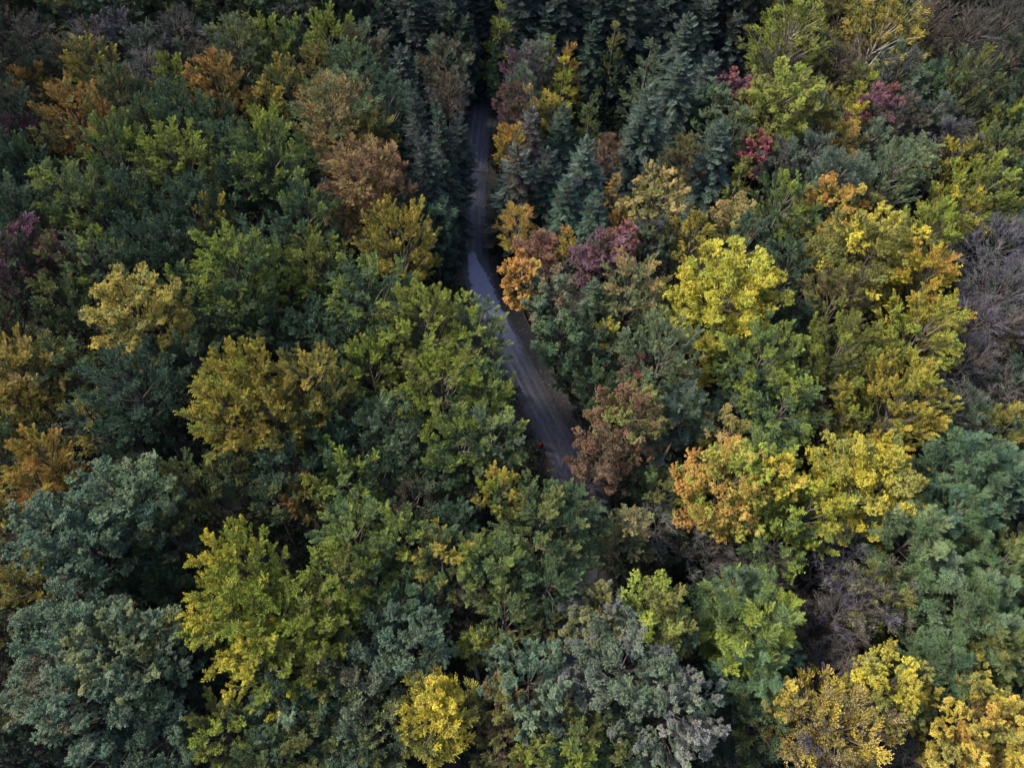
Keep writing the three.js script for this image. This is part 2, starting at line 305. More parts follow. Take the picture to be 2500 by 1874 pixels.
// noise that repeats over the unit square
const tiled = (u, v, f, z) => { const a = u * 6.28319, b = v * 6.28319, r = f / 6.28319; return noise3.noise(Math.cos(a) * r + 7.1 + z, Math.sin(a) * r + Math.cos(b) * r * 0.83, Math.sin(b) * r + 3.7 - z); };
{
  // forest floor: leaf mould, one sheet out to the horizon, gently uneven near by
  const tex = dataTexture(512, (u, v) => { const n = tiled(u, v, 30, 1) * 0.5 + tiled(u, v, 90, 4) * 0.5, s = tiled(u, v, 200, 8); const b = 0.105 + 0.045 * n + (s > 0.28 ? 0.05 : 0); return [b * 1.06, b * 0.94, b * 0.86]; });
  const soil = new THREE.MeshStandardMaterial({ name: 'leaf_mould', map: tex, roughness: 0.95 });
  const near = 160, g = new THREE.PlaneGeometry(320, 320, 160, 160).rotateX(-Math.PI / 2).translate(0, 0, -80), p = g.attributes.position;
  for (let i = 0; i < p.count; i++) { const x = p.getX(i), z = p.getZ(i), e = clamp((near - Math.max(Math.abs(x), Math.abs(z + 80))) / 12, 0, 1); p.setY(i, (0.35 * noise3.noise(x * 0.07, z * 0.07, 2) + 0.1 * noise3.noise(x * 0.3, z * 0.3, 5) - 0.05) * smooth(roadGap(x, z), 3.5, 9) * e - 0.02); }
  const shape = new THREE.Shape([[-1500, -1500], [1500, -1500], [1500, 1500], [-1500, 1500]].map(([x, y]) => new THREE.Vector2(x, y)));
  shape.holes.push(new THREE.Path([[-near, -near], [-near, near], [near, near], [near, -near]].map(([x, y]) => new THREE.Vector2(x, y))));
  const far = new THREE.ShapeGeometry(shape).rotateX(-Math.PI / 2).translate(0, -0.02, -80);
  for (const q of [g, far]) { const pp = q.attributes.position, uv = q.attributes.uv; for (let i = 0; i < pp.count; i++) uv.setXY(i, pp.getX(i) / 9, pp.getZ(i) / 9); }
  g.computeVertexNormals();
  struct('ground', mergeGeometries([g, far].map((q) => q.index ? q.toNonIndexed() : q)), soil);
}
// a ribbon that follows the road: from offset a to offset b across (right positive), lifted by y; uv in metres
function ribbon(a, b, y, s0 = 0, s1 = 1, crown = 0) {
  const n = Math.round(260 * (s1 - s0)) + 2, across = 10, p = [], uv = [], idx = [], L = ROAD.getLength();
  for (let i = 0; i <= n; i++) {
    const s = lerp(s0, s1, i / n), c = ROAD.getPointAt(s), t = ROAD.getTangentAt(s), A = typeof a === 'function' ? a(s) : a, B = typeof b === 'function' ? b(s) : b;
    for (let k = 0; k <= across; k++) { const o = lerp(A, B, k / across); p.push(c.x + t.z * o, y + crown * (1 - (o / 2) ** 2), c.z - t.x * o); uv.push(o, s * L); }
    if (i < n) for (let k = 0; k < across; k++) { const q = i * (across + 1) + k; idx.push(q, q + across + 1, q + 1, q + 1, q + across + 1, q + across + 2); }
  }
  const g = new THREE.BufferGeometry(); g.setAttribute('position', new THREE.Float32BufferAttribute(p, 3)); g.setAttribute('uv', new THREE.Float32BufferAttribute(uv, 2)); g.setIndex(idx); g.computeVertexNormals(); return g;
}
{
  // gravel, one sheet for the whole road: grey stone dust, paler wheel tracks and middle, darker edges, and in the bend a
  // tongue of much paler grey with a ragged edge
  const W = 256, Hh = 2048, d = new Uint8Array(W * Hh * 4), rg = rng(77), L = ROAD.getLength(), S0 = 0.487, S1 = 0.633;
  for (let y = 0; y < Hh; y++) for (let x = 0; x < W; x++) {
    const o = (x / W - 0.5) * 4.4, s = y / Hh, m = s * L, wob = 0.14 * noise3.noise(m * 0.13, 3, 1);
    const g = (c, w) => Math.exp(-(((o - c - wob) / w) ** 2)), streak = 0.55 + 0.7 * noise3.noise(o * 3.2, m * 0.22, 6) + 0.5 * noise3.noise(o * 8, m * 0.45, 16);
    let v = 0.017 + 0.042 * clamp(streak, 0, 1.3) * (g(-0.75, 0.20) + 0.9 * g(0.05, 0.32) + 0.6 * g(0.82, 0.17)) + 0.012 * noise3.noise(o * 1.3, m * 0.4, 9) + 0.014 * noise3.noise(o * 3, m * 2.2, 29) - 0.02 * smooth(Math.abs(o) + 0.3 * noise3.noise(o, m * 0.9, 40), 1.4, 2.1);
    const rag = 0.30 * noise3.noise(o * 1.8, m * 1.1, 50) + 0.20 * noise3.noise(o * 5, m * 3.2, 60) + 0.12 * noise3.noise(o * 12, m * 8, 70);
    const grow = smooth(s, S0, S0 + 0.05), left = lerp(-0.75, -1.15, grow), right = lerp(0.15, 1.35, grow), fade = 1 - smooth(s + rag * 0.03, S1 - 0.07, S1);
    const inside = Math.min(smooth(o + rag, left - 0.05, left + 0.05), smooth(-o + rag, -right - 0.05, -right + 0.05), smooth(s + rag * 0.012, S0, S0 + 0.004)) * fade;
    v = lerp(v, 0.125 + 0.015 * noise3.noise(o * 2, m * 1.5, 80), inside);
    v *= 0.78 + 0.44 * rg(); if (rg() < 0.006) v *= 1.8;
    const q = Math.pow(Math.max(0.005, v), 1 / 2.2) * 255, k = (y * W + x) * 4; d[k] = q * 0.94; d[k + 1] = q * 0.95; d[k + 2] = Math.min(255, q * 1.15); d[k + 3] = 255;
  }
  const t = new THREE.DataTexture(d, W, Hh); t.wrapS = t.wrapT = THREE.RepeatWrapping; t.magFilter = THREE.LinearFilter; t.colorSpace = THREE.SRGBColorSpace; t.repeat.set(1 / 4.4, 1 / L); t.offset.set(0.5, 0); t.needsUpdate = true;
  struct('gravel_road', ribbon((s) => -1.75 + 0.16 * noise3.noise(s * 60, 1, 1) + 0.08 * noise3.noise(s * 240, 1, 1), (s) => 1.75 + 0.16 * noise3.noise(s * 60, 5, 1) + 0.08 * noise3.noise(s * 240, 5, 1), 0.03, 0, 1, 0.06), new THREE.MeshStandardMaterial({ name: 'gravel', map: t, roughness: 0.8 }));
  // verge: trodden leaf litter on the right of the bend
  const litter = dataTexture(512, (u, v) => { const n = tiled(u, v, 40, 2), s = tiled(u, v, 220, 5), b = 0.085 + 0.04 * n + (s > 0.18 ? 0.10 : s < -0.3 ? -0.07 : 0); return [b * 0.96, b * 0.97, b * 1.16]; });
  const vg = ribbon((s) => 1.95 + 0.1 * noise3.noise(s * 60, 2, 2), (s) => 2.2 + 1.9 * smooth(s, 0.522 + 0.03, 0.522 + 0.17) * (1 - 0.6 * smooth(s, 0.773 - 0.10, 0.773)) + 0.4 * noise3.noise(s * 70, 9, 3), 0.034, 0.522, 0.773), vu = vg.attributes.uv;
  for (let i = 0; i < vu.count; i++) vu.setXY(i, vu.getX(i) / 4, vu.getY(i) / 4);
  struct('verge', vg, new THREE.MeshStandardMaterial({ name: 'leaf_litter', map: litter, roughness: 0.95 }));
  // fallen leaves on the verge and the road's edges
  const S = new Soup(), R = rng(5); S.leaf(V(), V(0, 0, 1), V(0, 1, 0), 0.12, 0.09, [1, 1, 1], 0.12);
  const n = 5000, im = shade(new THREE.InstancedMesh(S.build(), leafMat, n)), q = new THREE.Quaternion(), e = new THREE.Euler(), c = new THREE.Color(), M = new THREE.Matrix4();
  for (let i = 0; i < n; i++) {
    const s = 0.05 + 0.7 * R(), p = ROAD.getPointAt(s), tt = ROAD.getTangentAt(s), right = R() < 0.62, o = right ? 1.5 + 3.4 * Math.pow(R(), 0.8) : -1.5 - 1.6 * R();
    e.set((R() - .5) * 0.5, R() * 6.28, (R() - .5) * 0.5); q.setFromEuler(e);
    M.compose(V(p.x + tt.z * o, 0.07 + 0.03 * R(), p.z - tt.x * o), q, V(1, 1, 1).multiplyScalar(0.8 + 0.9 * R())); im.setMatrixAt(i, M);
    const b = 0.5 + 0.9 * R(), k = R(); im.setColorAt(i, k < 0.45 ? c.setRGB(.085 * b, .065 * b, .055 * b) : k < 0.88 ? c.setRGB(.07 * b, .055 * b, .045 * b) : c.setRGB(.18 * b, .14 * b, .05 * b));
  }
  im.name = 'fallen_leaves'; im.userData = { kind: 'stuff', label: 'brown and gold fallen leaves scattered along both edges of the gravel road', category: 'leaves' }; scene.add(im);
}

// ---------------------------------------------------------------- the trees, far rows first
tree('bare', -62.8, -89.8, 16.1, 3.32, 'umber', "dark leafless tree behind and left of the rusty orange crown");
tree('bare', -58.2, -86.4, 16.4, 3.44, 'umber night .4', "dark brown bare-twigged tree behind the rusty orange crown");
tree('bare', -60.5, -82.2, 15.7, 3.09, 'night', "near-black twiggy tree behind and left of the rusty orange crown");
tree('bare', -58.6, -75.1, 15.2, 2.86, 'night umber .4', "near-black bare tree left of the rusty orange crown");
tree('spruce', -56.3, -91.7, 15.0, 3.46, 'night fir .3', "dark blue-black conifer behind the rusty orange crown");
tree('thin', -52.7, -86.8, 16.0, 3.24, 'grey umber .5', "dull grey thin crown behind the rusty orange crown");
tree('thin', -49.3, -88.9, 16.1, 3.31, 'grey mauve .4', "grey hazy crown behind and right of the rusty orange crown");
tree('thin', -45.6, -85.5, 15.9, 3.20, 'grey deep .4', "dim grey-green thin crown behind and left of the orange-topped crown");
tree('spruce', -44.6, -92.6, 14.3, 3.16, 'night fir .4', "dark pointed conifer behind and left of the orange-topped crown");
tree('bare', -42.1, -88.9, 16.1, 3.31, 'grey umber .5', "grey-brown bare crown behind and left of the orange-topped crown");
tree('bare', -43.1, -80.0, 16.2, 3.35, 'umber grey .4', "brown bare crown left of the orange-topped crown");
tree('thin', -39.5, -84.7, 14.9, 2.68, 'umber deep .4', "dark brown thin crown just behind and left of the orange-topped crown");
tree('ash', -38.6, -91.9, 14.6, 2.56, 'teal green .5', "small fresh green crown left of the yellow-green topped crown");
tree('thin', -33.9, -85.1, 17.7, 4.09, 'greygreen olive .35', "grey-green round crown just left of the yellow-green topped crown");
tree('beech', -30.3, -86.8, 16.4, 3.45, 'green lime .6 top', "tall yellow-green topped crown behind and right of the orange-topped crown");
tree('beech', -33.2, -92.4, 16.2, 3.37, 'greygreen olive .4', "grey-olive crown at the far edge just behind and left of the yellow-green topped crown");
tree('thin', -27.3, -92.1, 16.2, 3.36, 'grey greygreen .5', "dull grey-green crown at the far edge just behind and right of the yellow-green topped crown");
tree('beech', -26.7, -87.6, 15.6, 3.05, 'green lime .35', "bright green crown just right of the yellow-green topped crown");
tree('beech', -21.9, -85.9, 17.8, 4.13, 'lime olive .35', "yellow-green feathery crown right of the yellow-green topped crown");
tree('thin', -18.3, -86.0, 16.3, 3.42, 'brown greygreen .5', "brownish green crown behind and right of the tan half-bare crown");
tree('spruce', -20.3, -93.1, 14.3, 3.17, 'fir frost .3', "dark conifer at the far edge right of the yellow-green topped crown");
tree('spruce', -16.1, -91.4, 14.6, 3.30, 'night fir .5', "black-green conifer well behind and right of the tan half-bare crown");
tree('beech', -50.1, -81.3, 17.4, 3.93, 'olive gold .35', "olive crown with golden flecks behind and right of the rusty orange crown");
tree('thin', -55.8, -84.3, 15.1, 2.81, 'greygreen brown .4', "small grey-brown crown behind the rusty orange crown");
tree('thin', -57.9, -79.7, 15.1, 2.81, 'olive orange .45', "thin olive-orange crown just behind and left of the rusty orange crown");
tree('beech', -50.2, -72.2, 18.3, 4.40, 'orange olive .4 near', "rusty orange and olive crown well behind the purple crown");
tree('thin', -56.4, -71.3, 14.6, 2.56, 'purple umber .4', "dusky purple crown just in front and left of the rusty orange crown");
tree('beech', -54.1, -69.5, 14.5, 2.50, 'brown olive .5', "brown-olive low crown just in front and left of the rusty orange crown");
tree('beech', -46.5, -76.7, 17.0, 3.74, 'green peach .28', "green crown with pinkish bare twigs behind and right of the rusty orange crown");
tree('beech', -42.9, -73.7, 15.5, 3.00, 'green olive .3', "mid green crown right of the rusty orange crown");
tree('beech', -40.4, -80.4, 16.0, 3.23, 'olive lime .5', "yellow-green crown with light tips just left of the orange-topped crown");
tree('beech', -34.7, -77.6, 17.8, 4.16, 'olive orange .62', "orange-topped crown in front and left of the yellow-green topped crown");
tree('beech', -38.5, -73.8, 17.2, 3.87, 'teal green .5', "blue-green wide crown just in front and left of the orange-topped crown");
tree('beech', -34.4, -73.0, 15.9, 3.22, 'deep green .4', "deep green shaded crown just in front of the orange-topped crown");
tree('beech', -27.4, -80.1, 15.9, 3.22, 'gold green .5', "golden and green crown just in front and right of the yellow-green topped crown");
tree('beech', -29.4, -75.9, 15.3, 2.89, 'olive gold .4', "olive-gold crown in front and right of the orange-topped crown");
tree('beech', -24.4, -83.6, 15.1, 2.79, 'peach olive .5', "tan-gold small crown in front and right of the yellow-green topped crown");
tree('beech', -19.3, -79.7, 17.5, 4.00, 'teal green .55', "green upright-twigged crown just behind the tan half-bare crown");
tree('thin', -19.9, -70.9, 19.8, 5.10, 'peach green .5', "tan half-bare crown with visible twigs behind and left of the pinkish orange wide crown");
tree('beech', -14.6, -75.3, 16.5, 3.49, 'deep teal .5', "dark green crown with spreading boughs right of the tan half-bare crown");
tree('beech', -16.0, -69.6, 16.9, 3.68, 'olive gold .3', "olive and gold crown just behind the pinkish orange wide crown");
tree('beech', -18.8, -69.3, 14.8, 2.67, 'olive deep .5', "dark olive crown just behind and left of the pinkish orange wide crown");
tree('beech', -44.0, -66.5, 18.0, 4.23, 'green lime .5 top', "green crown with pale feathery tips in front and right of the rusty orange crown");
tree('beech', -36.2, -65.1, 18.5, 4.52, 'olive lime .62 top', "yellow-green plumed crown in front and left of the orange-topped crown");
tree('beech', -26.2, -65.1, 20.7, 4.68, 'green lime .5 top', "tall green crown with pale trunk showing left of the tan half-bare crown");
tree('beech', -32.5, -69.5, 15.4, 2.97, 'teal green .4', "blue-green narrow crown in front of the orange-topped crown");
tree('beech', -54.3, -65.9, 16.4, 3.45, 'green teal .5', "fresh green crown at the edge in front and left of the rusty orange crown");
tree('beech', -48.8, -61.6, 17.1, 3.79, 'greygreen lime .35', "grey-green crown with yellow tips behind and right of the purple crown");
tree('beech', -44.3, -59.8, 17.2, 3.86, 'greygreen lime .5', "grey-green feathery crown in front of the rusty orange crown");
tree('beech', -52.3, -59.2, 16.1, 3.32, 'greygreen green .4', "pale grey-green crown at the edge just behind the purple crown");
tree('beech', -41.1, -60.7, 16.4, 3.46, 'teal deep .4', "dark grey-green crown in front and right of the rusty orange crown");
tree('beech', -38.6, -61.9, 15.2, 2.83, 'green olive .3', "mid green low crown well behind the golden yellow crown");
tree('beech', -34.3, -58.8, 16.8, 3.63, 'teal deep .5', "dark feathery crown well behind and right of the golden yellow crown");
tree('beech', -33.8, -62.9, 15.2, 2.85, 'green teal .5', "green crown pointing left in front of the orange-topped crown");
tree('beech', -29.8, -64.4, 15.5, 2.99, 'deep teal .4', "deep green shaded low crown in front of the orange-topped crown");
tree('beech', -25.9, -63.8, 15.4, 2.97, 'deep green .4', "deep green crown under the pale trunk in front and left of the tan half-bare crown");
tree('thin', -15.2, -60.7, 19.8, 4.78, 'peach rust .4', "pinkish orange wide crown with bare limbs in front and right of the tan half-bare crown");
tree('beech', -14.6, -59.2, 16.1, 3.32, 'olive orange .3', "olive crown with orange specks just in front of the pinkish orange wide crown");
tree('beech', -21.3, -57.1, 18.3, 4.41, 'teal lime .25', "large blue-green crown in front and left of the pinkish orange wide crown");
tree('beech', -23.9, -56.2, 14.8, 2.63, 'deep teal .5', "dark blue-green crown in front and left of the pinkish orange wide crown");
tree('thin', -50.2, -53.1, 16.3, 3.40, 'purple rust .3', "purple crown at the edge well behind and left of the golden yellow crown");
tree('beech', -46.8, -51.7, 15.6, 3.07, 'umber olive .45', "brown-olive dim crown just in front and right of the purple crown");
tree('beech', -48.9, -49.2, 15.3, 2.88, 'umber purple .4', "dark brown-purple crown just in front of the purple crown");
tree('beech', -42.4, -52.1, 16.5, 3.48, 'greygreen lime .2', "teal green crown behind and left of the golden yellow crown");
tree('beech', -39.0, -54.5, 16.6, 3.53, 'teal deep .5', "dim blue-green crown behind the golden yellow crown");
tree('beech', -36.3, -55.3, 15.2, 2.83, 'deep greygreen .4', "dark grey-green crown behind and right of the golden yellow crown");
tree('beech', -31.3, -58.2, 15.3, 2.88, 'green gold .4 top', "green crown with a golden top well behind and right of the golden yellow crown");
tree('beech', -27.2, -48.7, 20.7, 4.56, 'green lime .62 west', "tall green crown with bright yellow-green tips well behind and right of the golden yellow crown");
tree('beech', -26.7, -55.2, 15.4, 2.93, 'teal greygreen .4', "grey-green upright crown well in front and left of the pinkish orange wide crown");
tree('maple', -35.2, -43.7, 19.8, 4.44, 'gold olive .32', "golden yellow crown well in front and right of the purple crown");
tree('beech', -33.0, -49.2, 15.3, 2.92, 'deep lime .22', "dark crown of blue-green sprays behind and right of the golden yellow crown");
tree('beech', -23.3, -50.6, 16.0, 3.25, 'green lime .45', "green crown with yellow flecks well behind the big golden crown");
tree('beech', -19.1, -51.6, 16.8, 3.67, 'olive lime .45', "olive green crown in front and left of the pinkish orange wide crown");
tree('beech', -17.7, -48.9, 14.7, 2.62, 'deep green .4', "deep green crown well in front of the pinkish orange wide crown");
tree('beech', -11.6, -52.1, 19.8, 4.51, 'gold olive .4', "gold crown with green skirts, on the road's left well behind the bright yellow-green crown");
tree('beech', -13.4, -46.4, 19.8, 4.43, 'teal lime .2', "blue-green broad crown well in front of the pinkish orange wide crown");
tree('beech', -45.2, -47.8, 15.3, 2.90, 'green olive .4', "small green crown in front and right of the purple crown");
tree('beech', -45.6, -39.1, 16.5, 3.48, 'gold peach .4', "pinkish gold crown at the edge behind the leaning orange-gold crown");
tree('beech', -44.6, -41.5, 14.7, 2.59, 'olive peach .35', "dull gold-green crown in front and left of the golden yellow crown");
tree('beech', -41.9, -39.7, 15.7, 3.12, 'olive green .5', "olive green crown in front and left of the golden yellow crown");
tree('beech', -45.1, -36.1, 14.8, 2.64, 'gold brown .4', "brownish gold crown at the edge behind the leaning orange-gold crown");
tree('beech', -33.9, -35.2, 19.8, 4.35, 'teal deep .6', "dark blue-green plumed crown in front of the golden yellow crown");
tree('beech', -33.3, -40.7, 14.7, 2.58, 'deep teal .4', "dark blue-green narrow crown in front and right of the golden yellow crown");
tree('beech', -38.5, -34.1, 15.2, 2.83, 'teal gold .28 west', "dark crown with orange-gold tips behind and right of the leaning orange-gold crown");
tree('beech', -34.0, -32.2, 15.3, 2.88, 'deep teal .3', "very dark green crown behind the fresh pale green crown");
tree('beech', -30.0, -40.6, 15.6, 3.05, 'green greygreen .4', "dull green crown left of the big golden crown");
tree('beech', -27.3, -45.3, 16.2, 3.34, 'green olive .4', "green crown of drooping sprays behind the big golden crown");
tree('beech', -23.7, -44.9, 14.8, 2.65, 'deep green .5', "dark green crown behind and right of the big golden crown");
tree('beech', -19.7, -44.0, 15.5, 3.02, 'deep teal .4', "dark teal crown behind and right of the big golden crown");
tree('beech', -29.3, -44.2, 14.1, 2.30, 'teal olive .3', "blue-green small crown behind and left of the big golden crown");
tree('beech', -23.0, -36.3, 20.7, 3.88, 'gold lime .3', "big golden crown well in front and right of the golden yellow crown");
tree('beech', -24.4, -32.3, 20.7, 4.02, 'gold lime .25', "gold drooping crown, front of the golden pair well right of the leaning orange-gold crown");
tree('beech', -20.0, -32.7, 19.8, 3.72, 'gold olive .4', "olive-gold crown just in front and right of the big golden crown");
tree('beech', -18.4, -35.9, 19.8, 3.82, 'olive gold .4', "olive-gold crown with golden edge right of the big golden crown");
tree('beech', -39.3, -28.6, 19.8, 2.98, 'gold orange .35', "leaning orange-gold crown at the left edge behind and left of the fresh pale green crown");
tree('beech', -38.5, -25.6, 18.9, 2.60, 'orange gold .5', "orange plumed crown, low at the left edge just in front of the leaning orange-gold crown");
tree('beech', -39.8, -28.8, 13.2, 1.84, 'orange olive .4', "small orange crown just in front and right of the leaning orange-gold crown");
tree('maple', -31.2, -24.5, 19.8, 3.65, 'teal pale .42', "fresh pale green rounded crown in front and right of the leaning orange-gold crown");
tree('maple', -35.5, -22.5, 19.8, 3.42, 'teal greygreen .4', "blue-green rounded crown left of the fresh pale green crown");
tree('maple', -33.8, -20.4, 18.9, 3.06, 'teal deep .4', "dark teal rounded crown in front and left of the fresh pale green crown");
tree('beech', -28.2, -27.7, 15.4, 2.96, 'olive green .5', "dull olive drooping crown right of the fresh pale green crown");
tree('beech', -28.3, -23.6, 15.1, 2.79, 'deep olive .4', "dark olive crown of hanging sprays in front and right of the fresh pale green crown");
tree('beech', -30.9, -23.4, 14.3, 2.41, 'deep teal .3', "very dark green low crown just in front and right of the fresh pale green crown");
tree('beech', -24.2, -29.2, 14.8, 2.64, 'olive deep .5', "dim olive crown in front of the big golden crown");
tree('beech', -20.1, -29.6, 15.7, 3.08, 'teal greygreen .4', "grey-green swept crown in front of the big golden crown");
tree('beech', -17.9, -32.6, 16.0, 3.24, 'green lime .32 west', "green crown with yellow tips in front and right of the big golden crown");
tree('beech', -14.8, -31.0, 14.9, 2.68, 'teal deep .5', "dark grey-green crown well in front and left of the bright yellow-green crown");
tree('beech', -13.8, -27.9, 16.3, 3.38, 'green lime .4', "green crown with pale upper sprays well in front and left of the bright yellow-green crown");
tree('beech', -18.1, -26.9, 13.7, 2.08, 'olive orange .5', "small orange-tipped crown well behind and right of the big yellow-green crown");
tree('beech', -21.1, -26.4, 14.2, 2.33, 'deep olive .4', "dark crown well behind the big yellow-green crown");
tree('beech', -13.5, -39.4, 15.9, 3.21, 'olive lime .45', "yellow-green crown left of the bright yellow-green crown");
tree('beech', -16.7, -42.1, 15.1, 2.79, 'deep green .4', "deep green crown in the gap right of the big golden crown");
tree('beech', -11.1, -42.0, 16.4, 3.45, 'green lime .4', "light green crown behind and left of the bright yellow-green crown");
tree('beech', -15.4, -36.2, 14.5, 2.50, 'deep green .5', "dark green crown beside a gap left of the bright yellow-green crown");
tree('thin', -10.8, -33.9, 15.7, 3.09, 'greygreen green .4', "grey-green twiggy crown in front and left of the bright yellow-green crown");
tree('beech', -9.6, -31.0, 14.9, 2.68, 'greygreen deep .4', "dark grey-green crown in front and left of the bright yellow-green crown");
tree('beech', -11.3, -28.0, 14.6, 2.53, 'green deep .5', "green low crown well in front and left of the bright yellow-green crown");
tree('beech', -7.5, -42.3, 20.7, 4.55, 'olive lime .5', "yellow-green broad crown behind the bright yellow-green crown");
tree('beech', -2.9, -41.1, 19.8, 3.39, 'greygreen lime .4', "pale green crown hanging over the road in front of the pale patch of road");
tree('beech', -6.4, -36.0, 20.7, 4.14, 'lime olive .45', "bright yellow-green crown in front and left of the pale patch of road");
tree('beech', -2.2, -34.3, 19.8, 3.21, 'lime green .5', "yellow-green crown on the road's left edge right of the bright yellow-green crown");
tree('beech', -1.9, -30.5, 19.8, 3.12, 'greygreen lime .35', "grey-green crown over the road edge left of the person in red");
tree('beech', -5.0, -30.8, 19.8, 3.30, 'green lime .4', "green crown with yellow sprays in front of the bright yellow-green crown");
tree('beech', -6.2, -29.1, 15.1, 2.81, 'deep green .5', "deep green shaded crown in front of the bright yellow-green crown");
tree('thin', -0.9, -31.0, 13.5, 1.96, 'deep greygreen .5', "dark low crown beside the person just left of the person in red");
tree('thin', -8.1, -26.4, 14.8, 2.67, 'deep umber .4', "near-black thin crown well left of the large dark green crown");
tree('thin', -4.8, -27.7, 13.5, 2.28, 'deep umber .4', "dark low thin crown behind and left of the large dark green crown");
tree('spruce', -13.8, -82.6, 15.4, 3.59, 'night frost .35', "dark conifer with grey tips behind and right of the tan half-bare crown");
tree('spruce', -11.5, -90.6, 15.3, 3.59, 'night fir .5', "dark conifer well left of the road's far end");
tree('spruce', -9.3, -85.7, 14.8, 3.35, 'night fir .4', "black-green conifer well left of the road's far end");
tree('thin', -8.1, -83.3, 15.6, 3.07, 'brown greygreen .4', "grey-brown broad crown left of the road's far end");
tree('thin', -7.4, -78.6, 14.5, 2.51, 'brown grey .4', "grey-brown lower crown in front and left of the road's far end", [1.0, 0.0]);
tree('beech', -7.0, -89.7, 15.3, 2.91, 'greygreen deep .5', "dull grey-green crown at the road's far end well right of the yellow-green topped crown", [0.8, 0.0]);
tree('spruce', -10.5, -70.3, 20.7, 2.55, 'night fir .4', "black conifer right of the tan half-bare crown");
tree('spruce', -7.4, -66.6, 20.7, 2.60, 'night deep .4', "black drooping conifer behind and right of the pinkish orange wide crown", [0.8, -0.1]);
tree('spruce', -9.3, -62.8, 20.7, 2.75, 'night fir .4', "dark spreading conifer behind and right of the pinkish orange wide crown");
tree('spruce', -8.0, -64.9, 15.2, 3.53, 'night deep .5', "dark spreading conifer right of the pinkish orange wide crown");
tree('spruce', -10.2, -60.7, 15.6, 3.70, 'night deep .4', "dark conifer just right of the pinkish orange wide crown");
tree('thin', -8.7, -58.9, 14.4, 2.80, 'deep teal .4', "dark blue-green crown at the road edge behind and left of the pale patch of road");
tree('thin', -11.1, -59.6, 14.6, 2.53, 'umber deep .5', "dark brown-green crown in front and right of the pinkish orange wide crown");
tree('young', -1.5, -90.7, 15.8, 3.13, 'lime olive .4', "yellow-green soft cone-shaped tree behind and left of the road's far end", [-0.5, -0.1]);
tree('spruce', -2.6, -89.3, 10.8, 1.49, 'teal green .5', "small green conifer leaning over the road left of the road's far end", [-1.5, -0.3]);
tree('thin', 0.8, -84.3, 14.4, 2.46, 'purple grey .45', "purple-brown crown just in front and left of the road's far end");
tree('thin', 0.1, -78.4, 13.8, 2.14, 'brown purple .35', "brown crown in front and left of the road's far end");
tree('thin', 0.7, -76.0, 13.0, 1.75, 'umber purple .3', "dark brown low crown in front of the road's far end");
tree('spruce', 1.8, -91.8, 13.9, 2.99, 'fir night .4', "dark conifer just behind and left of the road's far end");
tree('spruce', 4.5, -91.3, 15.4, 3.60, 'fir frost .4', "dark blue-green conifer just behind the road's far end");
tree('spruce', 7.5, -94.2, 13.6, 2.87, 'fir night .4', "dark slim conifer just behind and right of the road's far end");
tree('spruce', 10.5, -92.4, 14.3, 3.16, 'fir frost .3', "dark blue-green conifer behind and right of the road's far end");
tree('spruce', 13.1, -92.0, 15.4, 3.61, 'fir frost .4', "dark blue-green conifer well behind and left of the large silvery conifer");
tree('spruce', 19.0, -91.6, 15.8, 3.76, 'fir frost .5', "dark silvery conifer behind the large silvery conifer");
tree('spruce', 21.1, -88.6, 16.0, 3.85, 'fir frost .5', "dark silvery conifer well right of the road's far end");
tree('spruce', 24.3, -90.9, 16.1, 3.89, 'fir frost .4', "dark silvery conifer well behind the crimson crown");
tree('spruce', 28.3, -89.9, 15.3, 3.58, 'night frost .3', "dark conifer with a pale top behind and right of the large silvery conifer");
tree('thin', 28.1, -92.7, 16.1, 3.30, 'umber night .4', "dark brown bare-ish crown behind and right of the large silvery conifer");
tree('young', 4.9, -87.4, 13.8, 2.17, 'lime olive .5', "small yellow-green crown just behind and right of the road's far end");
tree('young', 7.2, -85.6, 14.3, 2.42, 'gold orange .35', "small orange-gold crown just right of the road's far end");
tree('spruce', 10.1, -89.8, 13.8, 2.96, 'fir teal .4', "tall grey-green conifer right of the road's far end");
tree('young', 12.9, -88.1, 14.7, 2.62, 'green gold .45 top', "green cone with an orange tip right of the road's far end");
tree('young', 16.7, -84.1, 15.6, 3.07, 'pale greygreen .5', "pale green feathery cone behind and left of the large silvery conifer");
tree('spruce', 19.7, -77.9, 17.7, 4.47, 'fir frost .55', "large silvery conifer well behind and left of the crimson crown");
tree('spruce', 15.2, -73.2, 17.0, 4.23, 'fir frost .5', "large dark conifer just left of the large silvery conifer");
tree('spruce', 23.4, -80.3, 16.3, 3.97, 'night frost .35', "dark conifer just behind and right of the large silvery conifer");
tree('thin', 3.1, -85.4, 14.6, 2.56, 'greygreen grey .5', "grey-green small crown well behind the tall soft grey-green conifer");
tree('thin', 1.6, -80.1, 14.1, 2.28, 'greygreen frost .5', "silvery grey-green crown just in front and left of the road's far end");
tree('young', 6.1, -81.5, 14.1, 2.32, 'lime yellow .4', "bright yellow-green spire just in front and right of the road's far end");
tree('young', 2.4, -76.1, 15.4, 2.94, 'olive peach .45 top', "yellow-green crown with a peach top just in front of the road's far end");
tree('beech', 4.9, -76.9, 13.7, 2.08, 'olive gold .4', "small olive-gold crown in front of the road's far end");
tree('young', 8.8, -75.3, 14.3, 2.41, 'green olive .35', "mid green crown in front and right of the road's far end");
tree('beech', -0.2, -70.7, 13.5, 2.05, 'gold orange .35', "narrow orange-gold crown on the road edge behind and left of the tall soft grey-green conifer");
tree('spruce', 1.9, -72.8, 14.6, 3.28, 'brown grey .5', "brown-grey sparse conifer in front of the road's far end");
tree('spruce', 5.4, -73.5, 14.3, 3.15, 'deep fir .5', "dark green conifer in front of the road's far end");
